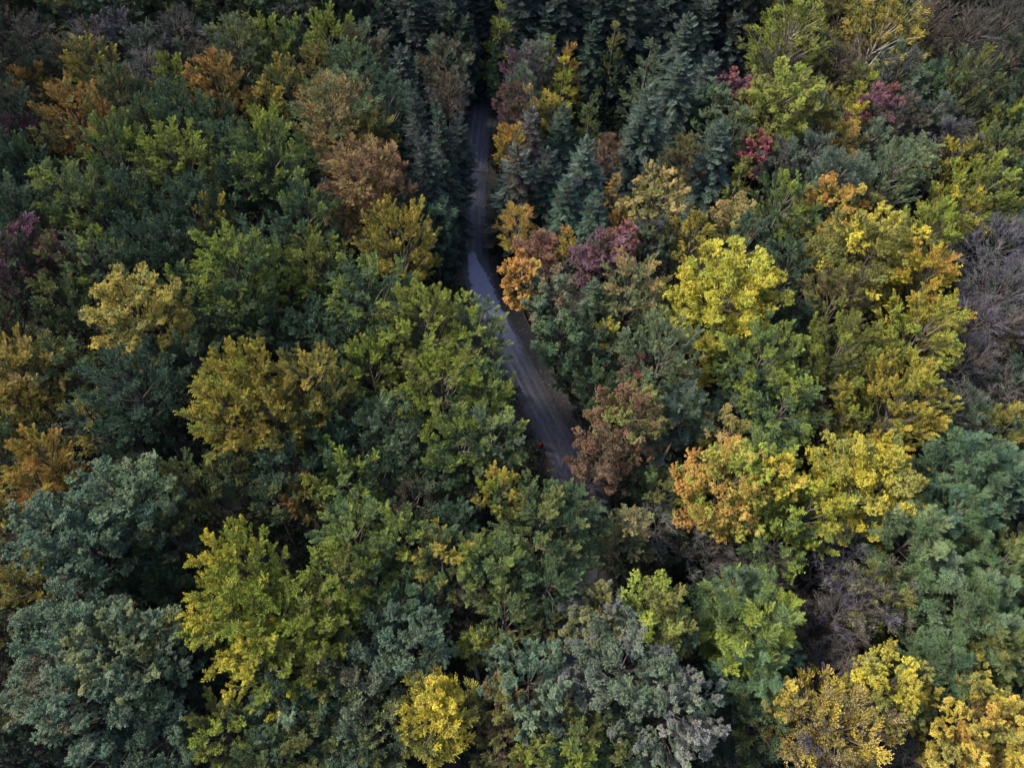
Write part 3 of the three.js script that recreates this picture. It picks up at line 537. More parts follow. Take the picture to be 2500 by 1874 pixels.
tree('spruce', 0.8, -65.2, 16.2, 3.92, 'umber frost .35', "dark drooping conifer at the road edge behind and left of the tall soft grey-green conifer");
tree('spruce', 3.9, -65.3, 15.5, 3.67, 'deep night .5', "near-black conifer with a pale trunk behind and left of the tall soft grey-green conifer");
tree('spruce', 8.5, -66.2, 15.9, 3.82, 'teal grey .45', "tall soft grey-green conifer well in front and left of the large silvery conifer");
tree('spruce', 5.9, -61.9, 14.4, 3.21, 'fir teal .4', "grey-green conifer just left of the tall soft grey-green conifer");
tree('spruce', 8.9, -60.3, 14.0, 3.06, 'fir teal .5', "blue-green conifer just in front and right of the tall soft grey-green conifer");
tree('thin', 10.9, -70.4, 13.4, 1.93, 'rust brown .5', "small reddish crown just behind the tall soft grey-green conifer");
tree('spruce', 13.8, -72.4, 12.6, 2.42, 'fir frost .6', "slim silvery spire in front and left of the large silvery conifer");
tree('spruce', 18.2, -71.3, 11.9, 2.12, 'fir frost .6', "small silvery spire just in front of the large silvery conifer");
tree('spruce', 22.0, -67.3, 17.0, 4.22, 'fir frost .6', "broad silvery conifer just behind and left of the crimson crown");
tree('thin', 19.4, -68.2, 14.8, 2.65, 'olive umber .5', "dark olive low crown in front of the large silvery conifer");
tree('maple', 15.0, -60.4, 16.8, 3.66, 'olive peach .42 top', "rounded olive-green crown with peach top right of the tall soft grey-green conifer");
tree('young', 11.5, -64.5, 12.7, 1.62, 'peach orange .4', "slim pink-orange crown just right of the tall soft grey-green conifer");
tree('young', 11.7, -59.8, 13.3, 1.90, 'orange gold .5', "slim orange crown just in front and right of the tall soft grey-green conifer");
tree('young', 6.1, -57.1, 12.8, 1.66, 'gold orange .35', "small orange-gold crown just behind and right of the coral red crown");
tree('thin', 15.0, -56.6, 14.1, 2.32, 'greygreen grey .4', "small grey-green crown in front and right of the tall soft grey-green conifer");
tree('beech', 18.6, -55.7, 15.4, 2.94, 'gold olive .45', "small orange-yellow crown behind and left of the bright yellow crown");
tree('birch', 0.6, -59.0, 12.6, 2.28, 'gold orange .35', "sparse golden sapling over the road edge just behind and left of the coral red crown");
tree('maple', 2.7, -54.1, 14.3, 2.39, 'red rust .45', "coral red crown right of the pale patch of road");
tree('maple', 0.9, -48.0, 18.0, 2.51, 'gold orange .45 west', "orange-gold crown at the roadside just in front and left of the coral red crown", [-2.9, 0.9]);
tree('maple', 4.0, -46.0, 18.0, 3.08, 'greygreen rust .25', "dark grey-green crown with red tips just in front of the coral red crown", [-0.9, 0.3]);
tree('maple', 8.0, -52.8, 14.7, 2.58, 'deep purple .3', "dark green-purple crown right of the coral red crown");
tree('maple', 9.7, -53.4, 15.3, 2.90, 'rust purple .5', "dark red crown in front of the tall soft grey-green conifer");
tree('maple', 12.5, -56.3, 13.1, 1.78, 'red purple .4', "small red crown in front and right of the tall soft grey-green conifer");
tree('maple', 4.7, -42.7, 16.2, 2.87, 'deep green .4', "dark green crown by the verge behind the gravel verge", [-1.5, 0.5]);
tree('beech', 12.1, -48.8, 17.1, 3.80, 'pale peach .45 top', "yellow-green crown with a pinkish bare top left of the bright yellow crown");
tree('maple', 19.6, -46.1, 20.7, 5.39, 'yellow lime .45', "bright yellow crown well in front of the crimson crown");
tree('maple', 15.5, -45.2, 14.2, 2.36, 'lime olive .4', "small yellow-green crown in front and left of the bright yellow crown");
tree('spruce', 33.6, -88.4, 13.8, 2.94, 'night umber .4', "near-black conifer left of the wide olive-yellow crown");
tree('birch', 34.0, -85.4, 19.7, 5.08, 'olive lime .5', "sparse yellow-green crown with white stems left of the wide olive-yellow crown");
tree('birch', 37.2, -85.0, 16.0, 3.25, 'olive mauve .5', "thin gold-mauve crown left of the wide olive-yellow crown");
tree('birch', 44.1, -85.2, 20.0, 6.49, 'olive gold .35', "wide olive-yellow crown behind the purple-red broad crown");
tree('bare', 40.1, -82.2, 16.6, 3.56, 'umber brown .4', "dark brown bare tree just in front and left of the wide olive-yellow crown");
tree('thin', 41.1, -90.9, 16.9, 3.70, 'olive umber .5', "dull olive crown at the far edge just behind and left of the wide olive-yellow crown");
tree('bare', 50.9, -87.5, 18.4, 4.46, 'umber brown .4', "dark brown bare crown right of the wide olive-yellow crown");
tree('bare', 54.6, -85.3, 18.8, 4.66, 'umber night .4', "dark rusty bare crown right of the wide olive-yellow crown");
tree('bare', 59.6, -87.0, 18.9, 4.72, 'night umber .4', "near-black bare crown well right of the wide olive-yellow crown");
tree('bare', 58.7, -79.5, 17.7, 4.12, 'night umber .5', "near-black bare crown well right of the purple-red broad crown");
tree('bare', 32.3, -81.6, 16.3, 3.41, 'night umber .4', "dark bare crown in the gap behind the crimson crown");
tree('maple', 26.5, -78.7, 15.1, 2.78, 'purple red .5', "purple-red crown just right of the large silvery conifer");
tree('maple', 27.3, -76.9, 13.9, 2.21, 'red rust .4', "coral red small crown just behind the crimson crown");
tree('maple', 23.7, -76.4, 14.9, 2.71, 'green greygreen .5', "green small crown just right of the large silvery conifer");
tree('maple', 30.5, -73.9, 18.9, 4.61, 'olive lime .35', "rounded olive-green crown behind and right of the crimson crown");
tree('thin', 36.7, -78.2, 14.0, 2.24, 'olive brown .4', "small olive crown left of the purple-red broad crown");
tree('thin', 42.7, -79.7, 15.1, 2.81, 'olive lime .4', "yellow-olive crown just behind and left of the purple-red broad crown");
tree('thin', 46.1, -79.7, 17.5, 4.00, 'grey greygreen .5', "grey wide crown just behind and right of the purple-red broad crown");
tree('ash', 49.2, -78.2, 16.6, 3.54, 'teal green .6', "fresh green crown right of the purple-red broad crown");
tree('beech', 53.1, -76.7, 19.0, 4.76, 'greygreen olive .4', "grey-green crown with olive flecks right of the purple-red broad crown");
tree('beech', 38.2, -73.9, 16.3, 3.38, 'olive yellow .4', "yellow-flecked crown just left of the purple-red broad crown");
tree('maple', 42.7, -75.4, 15.6, 3.06, 'red purple .5', "purple-red broad crown in front of the wide olive-yellow crown");
tree('thin', 35.5, -73.2, 15.2, 2.86, 'greygreen olive .4', "grey-olive crown left of the purple-red broad crown");
tree('thin', 45.3, -73.3, 15.5, 2.99, 'grey brown .4', "dim grey-brown crown just in front and right of the purple-red broad crown");
tree('thin', 47.6, -72.8, 16.2, 3.34, 'grey deep .5', "dark grey crown right of the purple-red broad crown");
tree('beech', 57.0, -71.9, 16.3, 3.42, 'olive lime .4', "yellow-green crown at the edge well right of the purple-red broad crown");
tree('beech', 53.5, -66.8, 17.1, 3.80, 'green olive .5', "green crown at the edge well behind the mauve-grey leafless trees");
tree('maple', 28.1, -69.7, 13.8, 2.16, 'crimson red .3', "crimson crown in front and right of the large silvery conifer");
tree('thin', 26.1, -71.9, 14.9, 2.69, 'deep greygreen .4', "dark grey-green crown just behind and left of the crimson crown");
tree('thin', 36.9, -70.3, 15.0, 2.76, 'olive orange .5', "olive-orange small crown in front and left of the purple-red broad crown");
tree('thin', 33.1, -67.4, 15.6, 3.04, 'grey frost .5', "blue-grey crown right of the crimson crown");
tree('thin', 30.0, -66.8, 14.7, 2.58, 'grey greygreen .5', "grey crown just in front and right of the crimson crown");
tree('thin', 35.5, -62.4, 17.1, 3.81, 'frost greygreen .4', "pale grey-green crown behind the rounded olive-yellow crown");
tree('thin', 40.7, -69.9, 15.0, 2.75, 'greygreen frost .4', "silvery green small crown just in front of the purple-red broad crown");
tree('thin', 43.3, -72.6, 14.4, 2.47, 'umber grey .4', "dark grey-brown small crown just in front of the purple-red broad crown");
tree('beech', 41.0, -63.7, 17.6, 4.06, 'pale greygreen .5', "soft pale green crown in front of the purple-red broad crown");
tree('beech', 45.7, -67.3, 15.3, 2.92, 'greygreen pale .5', "soft grey-green crown in front and right of the purple-red broad crown");
tree('beech', 49.1, -66.7, 15.3, 2.91, 'yellow olive .4', "yellow-tipped small crown in front and right of the purple-red broad crown");
tree('thin', 50.3, -69.7, 15.7, 3.10, 'grey mauve .4', "grey-mauve crown in front and right of the purple-red broad crown");
tree('beech', 48.0, -58.7, 19.8, 4.39, 'olive lime .55', "yellow-green plumed crown behind the mauve-grey leafless trees");
tree('beech', 45.9, -57.8, 17.3, 3.92, 'olive yellow .45', "yellow-olive swept crown behind the bright orange-yellow crown");
tree('thin', 54.0, -61.7, 15.4, 2.94, 'deep greygreen .4', "dark green crown at the edge behind the mauve-grey leafless trees");
tree('young', 25.0, -64.7, 14.7, 2.62, 'lime olive .4', "yellow-green pointed crown just in front and left of the crimson crown");
tree('beech', 28.4, -60.1, 16.6, 3.55, 'green lime .4', "green crown with yellow right side in front and right of the crimson crown");
tree('maple', 23.6, -58.0, 14.8, 2.66, 'olive peach .5 top', "olive crown with an orange-peach top behind the bright yellow crown");
tree('beech', 24.3, -54.1, 16.1, 3.32, 'greygreen teal .4', "grey-green crown just behind and right of the bright yellow crown");
tree('maple', 33.8, -59.4, 16.4, 3.43, 'gold orange .45 top', "gold crown with orange-pink top behind and left of the rounded olive-yellow crown");
tree('thin', 31.0, -57.5, 14.8, 2.65, 'olive green .5', "olive low crown left of the rounded olive-yellow crown");
tree('thin', 37.9, -60.3, 14.5, 2.48, 'brown olive .5', "brownish crown just behind the rounded olive-yellow crown");
tree('maple', 34.7, -51.4, 19.8, 4.91, 'olive yellow .25', "rounded olive-yellow crown left of the bright orange-yellow crown");
tree('beech', 42.7, -54.4, 17.6, 4.04, 'olive lime .5', "yellow-green crown of flat sprays just behind the bright orange-yellow crown");
tree('beech', 28.6, -51.6, 15.2, 2.87, 'greygreen deep .4', "dark grey-green crown right of the bright yellow crown");
tree('thin', 32.5, -53.9, 14.5, 2.49, 'olive gold .4', "olive-gold crown just left of the rounded olive-yellow crown");
tree('beech', 39.7, -47.3, 19.8, 3.55, 'yellow orange .5 top', "bright orange-yellow crown left of the mauve-grey leafless trees");
tree('beech', 38.9, -48.4, 14.7, 2.61, 'olive yellow .4', "yellow-olive crown just in front and left of the bright orange-yellow crown");
tree('bare', 48.6, -52.4, 17.9, 4.19, 'mauve grey .4', "leafless mauve-grey tree just behind the mauve-grey leafless trees");
tree('bare', 47.9, -47.3, 17.8, 4.15, 'mauve grey .5', "leafless mauve-grey tree with long pale limbs just in front of the mauve-grey leafless trees");
tree('bare', 43.6, -43.3, 17.0, 3.76, 'mauve umber .4', "leafless grey tree with pale stems in front and left of the mauve-grey leafless trees");
tree('bare', 46.9, -42.0, 16.4, 3.45, 'umber mauve .4', "dark leafless tree at the edge in front of the mauve-grey leafless trees");
tree('thin', 27.9, -46.1, 14.6, 2.57, 'deep greygreen .4', "dark grey-green crown in the gap right of the bright yellow crown");
tree('spruce', 7.8, -49.6, 13.0, 2.62, 'greygreen deep .4', "grey-green conifer-like crown in front and right of the coral red crown");
tree('beech', 7.8, -41.9, 14.9, 2.69, 'greygreen deep .4', "grey-green shaded crown behind and right of the gravel verge");
tree('young', 9.5, -43.7, 15.4, 2.96, 'gold lime .45', "golden-green pointed crown behind and right of the gravel verge");
tree('beech', 7.7, -38.2, 14.0, 2.25, 'green deep .4', "green crown on the road's right just behind and right of the gravel verge", [-0.6, 0.2]);
tree('maple', 11.8, -40.1, 13.1, 1.80, 'red rust .5', "small coral-tipped crown just behind the red-brown rounded crown");
tree('maple', 10.0, -33.2, 18.0, 3.64, 'rust olive .4', "red-brown rounded crown right of the gravel verge");
tree('maple', 8.0, -29.9, 17.1, 2.76, 'brown rust .4', "dark red-brown crown just in front and left of the red-brown rounded crown", [-2.1, 0.3]);
tree('beech', 13.7, -39.1, 19.8, 4.01, 'pale greygreen .5', "pale green spreading crown behind and right of the red-brown rounded crown");
tree('young', 17.5, -40.9, 15.1, 2.81, 'gold lime .45', "golden pointed crown in front of the bright yellow crown");
tree('ash', 15.4, -34.7, 15.4, 2.93, 'greygreen frost .4', "pale grey-green soft crown right of the red-brown rounded crown");
tree('ash', 11.9, -31.7, 14.0, 2.24, 'greygreen frost .4', "blue-grey soft crown just in front and right of the red-brown rounded crown");
tree('thin', 9.6, -28.8, 13.9, 2.20, 'deep umber .4', "near-black low crown in front of the red-brown rounded crown", [-0.6, 0.0]);
tree('maple', 18.9, -32.9, 14.4, 2.44, 'olive peach .55', "pinkish yellow small crown just behind the broad lime and orange crown");
tree('maple', 17.0, -26.1, 19.8, 4.22, 'lime orange .5 west', "broad lime crown turning orange on one side well behind the yellowish green soft crown");
tree('beech', 13.2, -27.7, 14.7, 2.61, 'olive green .5', "olive green crown left of the broad lime and orange crown");
tree('bare', 12.7, -25.0, 12.6, 2.72, 'umber grey .5', "dark bare undergrowth tree in front and left of the broad lime and orange crown");
tree('bare', 17.1, -22.5, 12.6, 2.67, 'umber grey .4', "dark bare low tree in front of the broad lime and orange crown");
tree('young', 9.7, -23.7, 17.1, 3.48, 'pale peach .42', "pale green ragged crown with golden sprays left of the broad lime and orange crown", [-0.3, -0.0]);
tree('beech', 23.0, -38.5, 19.8, 4.28, 'lime green .4', "yellow-green crown in front and right of the bright yellow crown");
tree('ash', 22.2, -36.8, 15.1, 2.79, 'greygreen teal .5', "blue-grey-green crown behind the broad lime and orange crown");
tree('beech', 23.9, -34.2, 18.9, 3.81, 'green lime .35', "bright green crown behind and right of the broad lime and orange crown");
tree('thin', 23.6, -32.3, 14.4, 2.43, 'deep greygreen .4', "dark grey-green low crown behind and right of the broad lime and orange crown");
tree('beech', 31.1, -45.8, 17.9, 4.20, 'brown olive .5', "brown-olive flat-sprayed crown in front and left of the rounded olive-yellow crown");
tree('beech', 30.5, -40.0, 19.8, 4.32, 'olive lime .45', "yellow-olive layered crown in front of the rounded olive-yellow crown");
tree('beech', 37.0, -40.9, 19.8, 4.06, 'gold lime .5', "gold-green layered crown in front of the bright orange-yellow crown");
tree('beech', 35.3, -40.3, 15.6, 3.04, 'olive lime .4', "olive layered crown in front and left of the bright orange-yellow crown");
tree('beech', 29.3, -37.9, 15.9, 3.18, 'olive deep .45', "dark olive layered crown well behind the mottled yellow crown");
tree('beech', 33.3, -33.4, 19.8, 5.04, 'gold lime .35', "golden-green layered crown behind the mottled yellow crown");
tree('beech', 27.8, -32.3, 15.6, 3.06, 'umber olive .5', "dark brown-olive crown behind and left of the mottled yellow crown");
tree('beech', 31.4, -31.6, 15.1, 2.78, 'olive umber .4', "dull olive crown just behind the mottled yellow crown");
tree('beech', 20.7, -27.7, 18.9, 3.35, 'green lime .4', "green crown behind the orange one just right of the broad lime and orange crown");
tree('maple', 21.2, -25.8, 19.8, 1.98, 'yellow gold .4', "yellow small crown right of the broad lime and orange crown");
tree('beech', 23.4, -24.1, 19.8, 3.46, 'lime yellow .2', "lime yellow crown left of the mottled yellow crown");
tree('beech', 21.5, -21.8, 18.0, 3.06, 'green lime .4', "green low crown in front and right of the broad lime and orange crown");
tree('maple', 28.8, -25.8, 19.8, 4.64, 'yellow olive .42', "bright yellow mottled crown well right of the broad lime and orange crown");
tree('bare', 42.3, -38.4, 16.4, 3.46, 'umber grey .5', "dark grey bare crown well in front of the bright orange-yellow crown");
tree('thin', 40.4, -34.6, 16.2, 3.37, 'grey deep .4', "dim dark grey crown well behind and right of the mottled yellow crown");
tree('bare', 45.6, -36.8, 15.4, 2.97, 'umber grey .4', "dark grey bare crown at the edge well in front of the mauve-grey leafless trees");
tree('thin', 43.6, -33.1, 15.3, 2.90, 'olive gold .4', "dull yellow crown at the edge well behind and right of the mottled yellow crown");
tree('ash', 36.9, -28.1, 18.9, 4.16, 'teal green .45', "blue-green feathery crown right of the mottled yellow crown");
tree('ash', 39.2, -25.9, 18.9, 3.56, 'teal greygreen .4', "blue-green soft crown at the edge well right of the mottled yellow crown");
tree('ash', 35.8, -23.4, 18.9, 3.32, 'green teal .4', "green feathery crown behind the wide feathery green crown");
tree('ash', 31.8, -21.1, 18.9, 3.75, 'green pale .35', "fresh green tufted crown in front and right of the mottled yellow crown");
tree('bare', 27.4, -21.4, 15.3, 2.81, 'grey mauve .4', "grey bare crown with pale limbs in front of the mottled yellow crown");
tree('bare', 20.8, -20.4, 14.4, 3.00, 'umber grey .5', "dark grey bare low crown just behind the yellowish green soft crown");
tree('thin', 28.2, -17.0, 17.1, 3.22, 'olive mauve .4', "olive crown with grey twigs left of the wide feathery green crown");
tree('ash', 34.0, -16.0, 18.9, 4.56, 'green greygreen .4', "wide green feathery crown well in front and right of the mottled yellow crown");
tree('ash', 38.1, -18.8, 18.0, 2.90, 'green olive .4', "green crown at the edge behind and right of the wide feathery green crown");
tree('ash', 35.7, -13.1, 18.0, 3.30, 'olive green .5', "olive feathery crown at the edge in front and right of the wide feathery green crown");
tree('ash', 31.1, -12.3, 18.0, 2.73, 'green deep .4', "dark green feathery crown in front and left of the wide feathery green crown");
tree('bare', 25.6, -16.0, 14.4, 3.23, 'mauve umber .5', "grey-mauve bare tree right of the yellowish green soft crown");
tree('bare', 25.7, -12.2, 13.5, 2.50, 'grey umber .5', "dark grey bare low crown behind the gold and mauve crown");
tree('ash', 18.4, -15.7, 18.0, 4.28, 'green lime .42', "yellowish green soft crown well behind and right of the silver-grey crown");
tree('ash', 17.7, -17.7, 18.0, 1.57, 'green greygreen .5', "small green crown just behind the yellowish green soft crown");
tree('ash', 19.1, -11.8, 16.2, 3.43, 'teal green .45', "dark green soft crown in front of the yellowish green soft crown");
tree('maple', 20.4, -10.6, 16.2, 1.29, 'olive gold .5', "small gold-tipped crown behind and left of the gold and mauve crown");
tree('thin', 18.8, -8.9, 13.5, 2.75, 'deep olive .35', "dark thin crown left of the gold and mauve crown");
tree('maple', 27.5, -10.1, 18.0, 2.83, 'yellow olive .5', "yellow-leaved crown behind and right of the gold and mauve crown");
tree('thin', 23.4, -7.6, 18.0, 4.50, 'gold mauve .45', "gold and mauve thinning crown well in front and right of the yellowish green soft crown");
tree('maple', 32.1, -8.0, 18.9, 4.08, 'gold olive .45', "golden yellow crown in the near corner well in front of the wide feathery green crown");
tree('maple', 34.1, -6.3, 18.0, 2.87, 'gold orange .35', "deep gold crown at the corner well in front of the wide feathery green crown");
tree('bare', 30.5, -6.5, 12.6, 2.33, 'grey umber .5', "grey bare shrub-like tree right of the gold and mauve crown");
tree('beech', 1.6, -22.7, 19.8, 4.95, 'green olive .35', "large dark green crown in front of the person in red");
tree('beech', -0.5, -24.3, 20.7, 2.09, 'lime gold .4', "yellow-topped crown just behind and left of the large dark green crown");
tree('beech', 4.2, -23.1, 18.0, 3.52, 'green deep .4', "deep green crown at the road's near end just right of the large dark green crown", [1.1, 0.1]);
tree('bare', 6.2, -28.2, 13.5, 2.57, 'mauve grey .5', "dark mauve-grey bare crown in front and right of the person in red", [2.8, 0.5]);
tree('beech', -1.6, -19.1, 18.9, 2.95, 'green lime .32', "green crown with lime sprays in front and left of the large dark green crown");
tree('beech', 2.6, -18.4, 18.9, 3.26, 'deep green .4', "deep green lobed crown just in front of the large dark green crown");
tree('beech', -0.8, -15.4, 18.0, 2.57, 'green olive .5', "olive-green hanging crown in front of the large dark green crown");
tree('birch', -3.0, -13.6, 15.3, 1.26, 'lime olive .4', "small sparse yellow crown behind and right of the bright yellow sparse crown");
tree('beech', 3.0, -15.8, 15.3, 2.35, 'olive umber .4', "dim olive low crown in front of the large dark green crown", [0.8, 0.0]);
tree('maple', 6.5, -16.2, 18.0, 2.75, 'olive grey .4', "olive-grey rounded crown behind and left of the silver-grey crown", [-2.5, 0.1]);
tree('maple', 11.0, -15.8, 18.0, 2.82, 'olive lime .45', "yellow-green mottled crown behind the silver-grey crown");
tree('maple', 12.6, -14.3, 16.2, 2.05, 'olive deep .4', "dark olive crown behind and right of the silver-grey crown");
tree('beech', -12.2, -22.0, 19.8, 3.65, 'lime green .45 west', "yellow-green swept crown well behind and right of the big yellow-green crown");
tree('beech', -8.8, -20.6, 19.8, 3.11, 'green lime .4', "green crown with curling sprays well left of the large dark green crown");
tree('beech', -6.0, -19.6, 18.9, 2.88, 'green gold .3', "green crown with golden tips left of the large dark green crown");
tree('beech', -11.2, -18.8, 18.0, 2.98, 'green olive .4', "olive green crown of hanging sprays well right of the big yellow-green crown");
tree('beech', -7.2, -17.3, 17.1, 2.65, 'deep green .4', "deep green low crown well behind the bright yellow sparse crown");
tree('beech', -4.5, -23.1, 16.2, 2.30, 'deep teal .4', "dark green crown left of the large dark green crown");
tree('beech', -13.8, -18.7, 19.8, 3.30, 'olive lime .45', "yellow-olive crown right of the big yellow-green crown");
tree('maple', -8.0, -13.6, 18.0, 3.56, 'greygreen teal .4', "grey-green rounded crown behind and left of the bright yellow sparse crown");
tree('maple', -10.6, -11.6, 17.1, 3.22, 'greygreen umber .4', "dim grey-green crown behind and left of the bright yellow sparse crown");
tree('thin', -9.9, -7.8, 16.2, 3.31, 'greygreen olive .4', "sparse grey-green crown left of the bright yellow sparse crown");
tree('thin', -11.9, -7.1, 15.3, 2.25, 'deep greygreen .4', "dark sparse crown left of the bright yellow sparse crown");
tree('thin', -5.0, -8.3, 18.0, 3.16, 'yellow olive .40', "bright yellow sparse crown well left of the silver-grey crown");
tree('maple', -5.1, -9.0, 18.9, 1.72, 'yellow gold .3', "dense yellow treetop just behind the bright yellow sparse crown");
tree('maple', 1.5, -11.3, 18.0, 3.56, 'teal greygreen .5', "blue-green cauliflower-like crown behind and right of the bright yellow sparse crown");
tree('maple', -0.7, -9.1, 16.2, 2.18, 'olive rust .4', "brownish green crown right of the bright yellow sparse crown");
tree('maple', 2.8, -8.8, 15.3, 2.29, 'greygreen brown .4', "dull grey-green low crown left of the silver-grey crown", [1.5, 0.3]);
tree('maple', 8.4, -11.4, 18.9, 4.21, 'greygreen silver .45', "silver-grey and green crown well in front and left of the yellowish green soft crown");
tree('maple', 11.0, -8.6, 18.9, 4.02, 'greygreen silver .5', "silver-grey twiggy crown well in front and left of the yellowish green soft crown");
tree('beech', -0.7, -6.5, 15.3, 2.54, 'brown olive .5', "brown-olive crown at the near edge in front and right of the bright yellow sparse crown");
tree('beech', 4.2, -7.4, 16.2, 2.83, 'olive green .5', "olive green crown at the near edge in front and left of the silver-grey crown", [-3.6, -1.1]);
tree('beech', 1.9, -5.6, 16.2, 1.67, 'lime olive .4', "small yellow-green crown at the near edge well in front and left of the silver-grey crown", [1.0, 0.2]);
tree('beech', 6.1, -9.1, 15.3, 1.75, 'olive deep .4', "dark olive small crown just in front and left of the silver-grey crown", [-2.0, -0.3]);
tree('beech', 5.1, -5.5, 16.2, 1.96, 'lime green .4', "yellow-green crown at the near edge in front and left of the silver-grey crown", [-2.6, 0.1]);
tree('beech', 8.0, -6.5, 15.3, 2.01, 'green olive .4', "green crown at the near edge in front of the silver-grey crown");
tree('maple', -33.2, -13.6, 18.9, 4.14, 'greygreen teal .4', "grey-green dense crown, left of a pair just left of the big grey-green dense crown");
tree('maple', -28.7, -12.8, 19.8, 4.21, 'greygreen olive .3', "big grey-green dense crown well left of the big yellow-green crown");
tree('maple', -30.2, -9.8, 18.9, 3.84, 'teal greygreen .5', "blue-grey-green dense crown just in front of the big grey-green dense crown");
tree('maple', -26.6, -9.8, 18.0, 2.82, 'deep greygreen .4', "dark grey-green crown in front and right of the big grey-green dense crown");
tree('maple', -33.7, -10.8, 18.0, 3.00, 'greygreen brown .3', "grey-brown tinged crown in front and left of the big grey-green dense crown");
tree('beech', -20.4, -19.2, 20.7, 3.75, 'lime yellow .2 west', "yellow-green treetop just behind the big yellow-green crown");
tree('beech', -20.6, -15.5, 20.7, 4.42, 'lime yellow .25 west', "big yellow-green crown well right of the big grey-green dense crown");
tree('beech', -17.1, -15.7, 19.8, 4.17, 'lime olive .2', "yellow-green crown with pale bare limbs right of the big yellow-green crown");
tree('beech', -17.5, -12.4, 19.8, 3.57, 'lime yellow .3', "gold-green drooping crown in front and right of the big yellow-green crown");
tree('beech', -14.6, -12.5, 18.9, 3.32, 'lime olive .45', "yellow-green crown of drooping sprays in front and right of the big yellow-green crown");
tree('beech', -13.8, -15.2, 19.8, 2.88, 'lime olive .4', "olive-lime crown right of the big yellow-green crown");
tree('maple', -26.4, -14.4, 17.1, 2.34, 'olive greygreen .5', "dull olive crown right of the big grey-green dense crown");
tree('beech', -24.8, -13.7, 15.3, 2.31, 'deep teal .4', "very dark green crown in front and left of the big yellow-green crown");
tree('beech', -24.3, -10.7, 14.4, 2.20, 'deep night .4', "near-black green crown in front and left of the big yellow-green crown");
tree('maple', -16.5, -9.4, 16.2, 3.60, 'deep greygreen .4', "dark green rounded crown well in front and right of the big yellow-green crown");
tree('beech', -12.9, -10.4, 16.2, 2.44, 'deep olive .4', "dark olive drooping crown well left of the bright yellow sparse crown");
tree('beech', -20.8, -7.4, 16.2, 2.91, 'olive lime .5', "yellow-green upright crown at the near edge well in front of the big yellow-green crown");
tree('beech', -17.6, -5.9, 16.2, 2.57, 'olive green .5', "olive crown at the near edge well in front of the big yellow-green crown");
tree('beech', -14.2, -6.8, 16.2, 3.12, 'olive green .4', "olive green crown at the near edge well left of the bright yellow sparse crown");
tree('beech', -37.9, -18.4, 18.0, 2.48, 'olive gold .4', "olive-gold crown at the edge well behind and left of the big grey-green dense crown");
tree('beech', -37.9, -15.0, 16.2, 2.06, 'brown olive .5', "brown-olive crown at the edge left of the big grey-green dense crown");
tree('beech', -36.1, -9.3, 15.3, 2.30, 'olive deep .5', "dark olive crown in the corner in front and left of the big grey-green dense crown");
tree('maple', -25.8, -7.5, 15.3, 2.88, 'deep greygreen .4', "dark crown at the near edge in front and right of the big grey-green dense crown");
tree('beech', -35.3, -6.7, 13.5, 2.46, 'night deep .4', "near-black crown in the corner well in front and left of the big grey-green dense crown");
tree('beech', -30.7, -6.6, 13.5, 2.85, 'night deep .5', "near-black low crown at the near edge in front of the big grey-green dense crown");
tree('spruce', -5.8, -94.6, 14.7, 3.35, 'night fir .3', "added black conifer at the road's end behind and left of the road's far end", [1.7, 0.4]);  // dark conifers from here added to cover the bright far end of the road
tree('spruce', -5.5, -91.3, 12.8, 2.51, 'night deep .4', "added black slim conifer left of the road's far end", [2.1, 0.6]);
tree('spruce', -3.9, -96.7, 15.6, 3.69, 'night fir .3', "added black conifer closing the road's far end well behind and right of the tan half-bare crown", [3.5, 1.1]);
tree('spruce', -1.9, -100.0, 15.8, 3.75, 'night fir .4', "added dark conifer behind the road's far end well behind and right of the tan half-bare crown", [-1.0, 0.1]);
tree('spruce', -6.0, -68.1, 18.0, 2.58, 'night fir .3', "added black conifer at the road's left edge well right of the tan half-bare crown", [2.3, 0.3]);  // extra conifer placed to block a sun patch on the road
tree('beech', -32.1, -21.1, 11.7, 2.76, 'deep teal .4', "added dark low crown filling a black gap in front of the fresh pale green crown");  // dark low crowns from here added so that sunlit gaps stay black
tree('beech', -34.5, -20.4, 10.8, 2.23, 'deep night .4', "added near-black low crown filling a gap behind the big grey-green dense crown");
tree('beech', -29.4, -19.9, 11.7, 2.20, 'deep green .4', "added deep green low crown left of the big yellow-green crown");
tree('beech', 15.1, -24.4, 10.8, 2.59, 'night deep .5', "added near-black low crown in front and left of the broad lime and orange crown");
tree('beech', 16.4, -18.7, 10.8, 2.47, 'deep night .4', "added dark low crown filling a black gap left of the yellowish green soft crown");
tree('beech', -39.4, -18.2, 12.6, 2.58, 'deep olive .4', "added dark olive low crown behind and left of the big grey-green dense crown");
tree('thin', 11.9, -22.5, 9.9, 2.39, 'umber deep .5', "added dark brown low crown well in front and left of the broad lime and orange crown");
tree('beech', 16.9, -6.4, 10.8, 2.39, 'deep night .5', "added near-black low crown at the near edge well left of the gold and mauve crown");
tree('beech', 6.2, -43.1, 7.2, 1.96, 'night deep .5', "added low black-green bush beyond the verge just behind the gravel verge");  // near-black bushes added to keep the shaded gap beyond the verge dark
tree('beech', 7.4, -38.4, 7.2, 1.79, 'deep night .5', "added low dark bush beyond the verge just in front and right of the gravel verge", [-0.8, 0.3]);
tree('beech', 4.8, -46.8, 7.2, 1.89, 'night deep .4', "added low dark bush at the verge's far end just behind the gravel verge");
tree('thin', -70.1, -95.6, 18.8, 4.64, 'greygreen deep .5', "dull grey-green crown beyond the far edge well behind and left of the rusty orange crown");
tree('beech', -65.5, -95.7, 18.8, 4.64, 'greygreen deep .5', "dull grey-green crown beyond the far edge well behind and left of the orange-topped crown");
tree('beech', -60.7, -95.3, 18.8, 4.64, 'olive deep .5', "dim olive crown beyond the far edge well behind the rusty orange crown");
